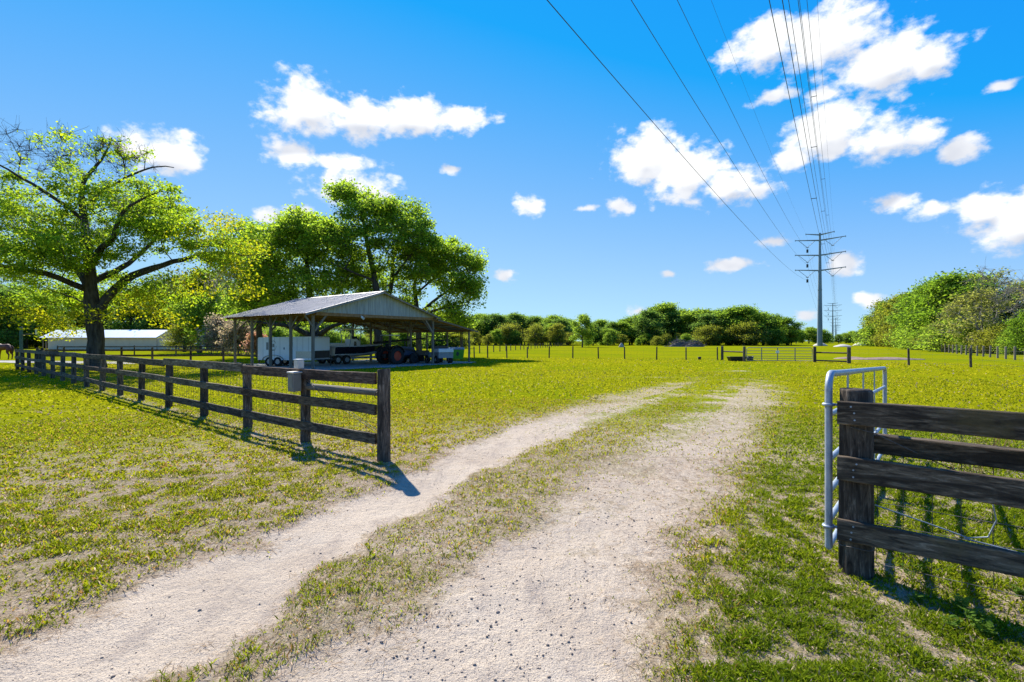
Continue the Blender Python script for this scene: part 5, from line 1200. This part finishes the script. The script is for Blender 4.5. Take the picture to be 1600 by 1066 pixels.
mb = MB(); mb.box((.5,-2.02,.95),(.85,.05,1.9)); mb.build('door', M['grey'], sh); mb = MB(); mb.box((-.8,-2.02,1.3),(.8,.05,.8)); mb.build('window', M['glass'], sh)
def car(loc, rz, paint, label, pick=False):
    t = thing('parked_car' if not pick else 'pickup_truck', loc, rz, label, 'car' if not pick else 'truck')
    pr = [(-2.2,.35),(2.2,.35),(2.25,.7),(2.1,.88),(1.15,.98),(.55,1.45),(-1.2,1.48),(-1.9,1.02),(-2.22,.92)] if not pick else [(-2.5,.45),(2.5,.45),(2.55,.85),(2.4,1.05),(1.3,1.12),(.75,1.72),(-.55,1.74),(-.7,1.15),(-2.55,1.12)]
    mb = MB(); mb.prism(pr, -.88,.88); b = mb.build('body', paint, t); fix_normals(b.data)
    for s_ in (-1,1):
        mb = MB(); mb.prism([(.95,1.04),(.5,1.38),(-1.1,1.4),(-1.55,1.04)] if not pick else [(1.1,1.18),(.7,1.64),(-.48,1.66),(-.55,1.18)], s_*.885-.004, s_*.885+.004); mb.build('side_window', M['glass'], t)
        for x in (-1.35,1.4): wheel(t, (x, s_*.82, .33), .33, .2, (0,1,0))
        mb = MB(); mb.box((2.22 if not pick else 2.53, s_*.65, .74),(.05,.3,.12)); mb.build('headlight', M['white_dull'], t)
car(at(299, 88), R(4), M['blue'], 'blue car parked behind the paddock rails by the stable end'); car(at(377, 84), R(12), M['white_dull'], 'white pickup seen past the barn corner posts', True); car(at(328, 96), R(-5), M['navy_grey'], 'dull blue-grey car parked left of the blossoming shrub')
bp_ = thing('arm_post', at(33, 40), 0, 'teal green post with a side arm behind the corner of the board fence', 'post')
mb = MB(); mb.box((0,0,1.35),(.17,.17,2.9),None,.015); mb.build('post', M['teal'], bp_)
mb = MB(); mb.bar((.08,0,2.2),(1.15,0,2.3),.05,.06); mb.build('arm', M['wood_grey'], bp_); mb = MB(); mb.box((1.17,0,2.42),(.1,.05,.42),None,.01); mb.build('white_plate', M['white_dull'], bp_)

# ------------------------------------------------------------------ horse (faces left; its head is beyond the frame)
def horse(loc, rz, label):
    t = thing('horse', loc, rz, label, 'horse')
    vs = [(-.62,0,1.16),(-.25,0,1.14),(.2,0,1.12),(.58,0,1.16),(.82,0,1.38),(1.08,0,1.62),(1.22,0,1.66),(1.40,0,1.50),(1.58,0,1.30)]
    rd = [(.27,.30),(.29,.30),(.30,.31),(.25,.28),(.15,.22),(.11,.16),(.10,.13),(.085,.10),(.06,.07)]
    ed = [(i,i+1) for i in range(8)]
    def leg(root, pts, rs):
        k = root
        for p, r_ in zip(pts, rs): vs.append(p); rd.append((r_,r_)); ed.append((k, len(vs)-1)); k = len(vs)-1
    for y in (-.15,.15):
        leg(0, [(-.72,y,.88),(-.60,y,.66),(-.80,y,.48),(-.76,y,.16),(-.72,y,.03)], [.16,.10,.062,.045,.06])
        leg(3, [(.55,y,.86),(.56,y,.50),(.55,y,.16),(.58,y,.03)], [.12,.065,.045,.06])
    me = bpy.data.meshes.new('body'); me.from_pydata(vs, ed, []); me.materials.append(M['horse']); o = link('body', me, t)
    md = o.modifiers.new('skin', 'SKIN'); md.use_smooth_shade = True
    for i, sv in enumerate(me.skin_vertices[0].data): sv.radius = rd[i]; sv.use_root = (i == 1)
    sb = o.modifiers.new('sub', 'SUBSURF'); sb.levels = 2; sb.render_levels = 2
    mb = MB(); mb.tube([(-.86,0,1.28),(-1.0,0,1.15),(-1.02,0,.85),(-.98,0,.55)], [.05,.08,.09,.03], 8); mb.build('tail', M['mane'], t)
    mb = MB(); mb.tube([(.66,0,1.47),(.88,0,1.64),(1.08,0,1.80),(1.2,0,1.80)], [.04,.06,.05,.03], 6); mb.build('mane', M['mane'], t)
    mb = MB(); [mb.tube([(1.17,y,1.76),(1.16,y*1.2,1.9)], [.035,.008], 6) for y in (-.06,.06)]; mb.build('ear', M['horse'], t)
horse(at(5, 46.5), R(172), 'chestnut horse standing behind the far corner of the board fence')

# ------------------------------------------------------------------ power line
PA = math.atan(.640); PD = Vector((math.sin(PA), math.cos(PA), 0)); PE = Vector((math.cos(PA), -math.sin(PA), 0)); K0 = -5.7
def pl(s, k, z): return PD*s + PE*(K0+k) + Vector((0,0,z))
SP = [204, 588, 972, 1356]
def pylon(s, label):
    t = thing('steel_pylon', pl(s, 0, 0), dir_rot(PE), label, 'power pole', 'steel power poles in line'); 
    mb = MB(); mb.tube([(0,0,-.3),(0,0,19),(0,0,38.6)], [.86,.62,.30], 16); mb.build('mast', M['pylon'], t)
    mb = MB(); mb.tube([(0,0,19.0),(0,0,19.35)], .68, 16); mb.build('flange', M['pylon'], t)
    for z, L_ in ((38.1,4.2),(36.2,7.4),(31.1,7.4),(25.9,7.4)):
        for s_ in (-1,1):
            mb = MB(); mb.tube([(s_*.25,0,z-.1),(s_*L_,0,z+.55)], [.26,.13], 8); mb.tube([(s_*L_,0,z+.2),(s_*L_,0,z+.75)], .1, 6); mb.build('cross_arm', M['pylon'], t)
    for z in (36.2,31.1,25.9):
        for s_ in (-1,1):
            mb = MB(); mb.tube([(s_*1.4,0,z-.1),(s_*3.7,0,z-2.2)], .075, 6); mb.tube([(s_*6.4,0,z+.4),(s_*3.7,0,z-2.2)], .075, 6); mb.box((s_*3.7,0,z-2.25),(.9,.12,.16)); mb.build('insulator_string', M['insul'], t)
            if s_ < 0: mb = MB(); mb.tube([(-3.7,0,z-2.3),(-3.7,0,z-2.9)], .05, 6); mb.tube([(-3.7,0,z-2.9),(-3.7,0,z-4.0)], .34, 10); mb.build('hanging_weight', M['cable'], t)
for i, s in enumerate(SP): pylon(s, ['near blue-grey steel power pole with three wide cross-arms beyond the far gate', 'second steel power pole next down the line beyond the near one', 'third small steel power pole far down the line', 'tiny farthest steel power pole on the horizon'][i])
def wire(k, z, label, r_=.02, sagv=8.0, spacer=None, dz=0):
    pts = []
    ends = [-180]+SP[:3]
    for a, b in zip(ends[:-1], ends[1:]):
        m = 40
        for i in range(m+(1 if b == ends[-1] else 0)):
            u = i/m; s = a+(b-a)*u; pts.append(pl(s, k, z-sagv*4*u*(1-u)))
    mb = MB(); mb.tube(pts, r_, 5, False, True); o = mb.build('power_cable', M['cable']); tag(o, label, 'cable', 'overhead power cables')
    if spacer:
        for s in spacer:
            u = (s+180)/384; zz = z-sagv*4*u*(1-u); m2 = MB(); m2.tube([pl(s, k, zz)+PE*-.04, pl(s, k, zz)+PE*.49], .035, 5); m2.build('spacer', M['cable'], o)
for nm, z in (('lowest', 22.7), ('middle', 27.9), ('highest', 33.0)):
    wire(-3.7, z, nm+' of three single cables hung from the weighted pole arms')
    for dk, nn in ((-.225,'inner'), (.225,'outer')): wire(3.5+dk, z+.9, nn+' cable of the '+nm+' paired bundle with spacers', .018, 8.0, [60, 95, 130, 165] if dk < 0 else None)
for k, nn in ((-4.0,'over the weighted arms'), (4.0,'over the paired bundles')): wire(k, 38.5, 'thin shield wire strung '+nn+' at the pole top', .011, 6.5)

# ------------------------------------------------------------------ weeds and dry stalks by the right fence
def weed(loc, h, n, seed):
    t = thing('weed', loc, random.uniform(0,6), 'leafy green weed growing below the board fence beside the open gate', 'weed', 'weeds below the board fence beside the open gate'); q_ = random.Random(seed)
    sm = MB(); lm = MB()
    for i in range(n):
        a = q_.uniform(0,6.28); top = Vector((math.cos(a)*h*.45, math.sin(a)*h*.45, h*q_.uniform(.6,1))); sm.tube([(0,0,-.02), top*.5+Vector((0,0,.02)), top], .0022, 4, False)
        for k in range(7):
            u = .25+.75*k/6; p = top*u; b = q_.uniform(0,6.28); L_ = q_.uniform(.018,.042); d = Vector((math.cos(b), math.sin(b), q_.uniform(.0,.7)))*L_; s_ = Vector((-math.sin(b), math.cos(b), 0))*L_*.38
            lm.add([p, p+d*.5+s_, p+d, p+d*.5-s_], [(0,1,2,3)])
    sm.build('stem', M['weed'], t); lm.build('leaves', M['weed'], t)
for i in range(16):
    s = random.uniform(.15, 1.6); off = random.choice((1,1,-1)); p = FP2+FDIR*s+(FN*random.uniform(.05,.6) if off > 0 else -FN*random.uniform(.1,.9)); z = float(ground_z(np.array([p.x]), np.array([p.y]))[0]); weed(p+Vector((0,0,z)), random.uniform(.06,.16), random.randint(4,8), i)
def stalks(loc, n, h, label, seed):
    t = thing('dry_stalks', loc, 0, label, 'dry grass'); q_ = random.Random(seed); mb = MB()
    for i in range(n):
        a = q_.uniform(0,6.28); b = Vector((q_.gauss(0,.12), q_.gauss(0,.12), -.02)); L_ = h*q_.uniform(.5,1.1); e = b+Vector((math.cos(a)*.3*L_, math.sin(a)*.3*L_, L_)); mb.tube([b, (b+e)/2+Vector((0,0,.06)), e, e+Vector((math.cos(a)*.06, math.sin(a)*.06, -.03))], [.003,.0024,.0015,.001], 4, False)
    mb.build('stalk', M['straw'], t)
stalks(at(1505, 6.2), 26, .78, 'tuft of pale dry stalks standing behind the board fence beside the open gate', 3); stalks(at(1555, 6.8), 18, .85, 'thin dry stalks by the wire behind the board fence beside the open gate', 5)
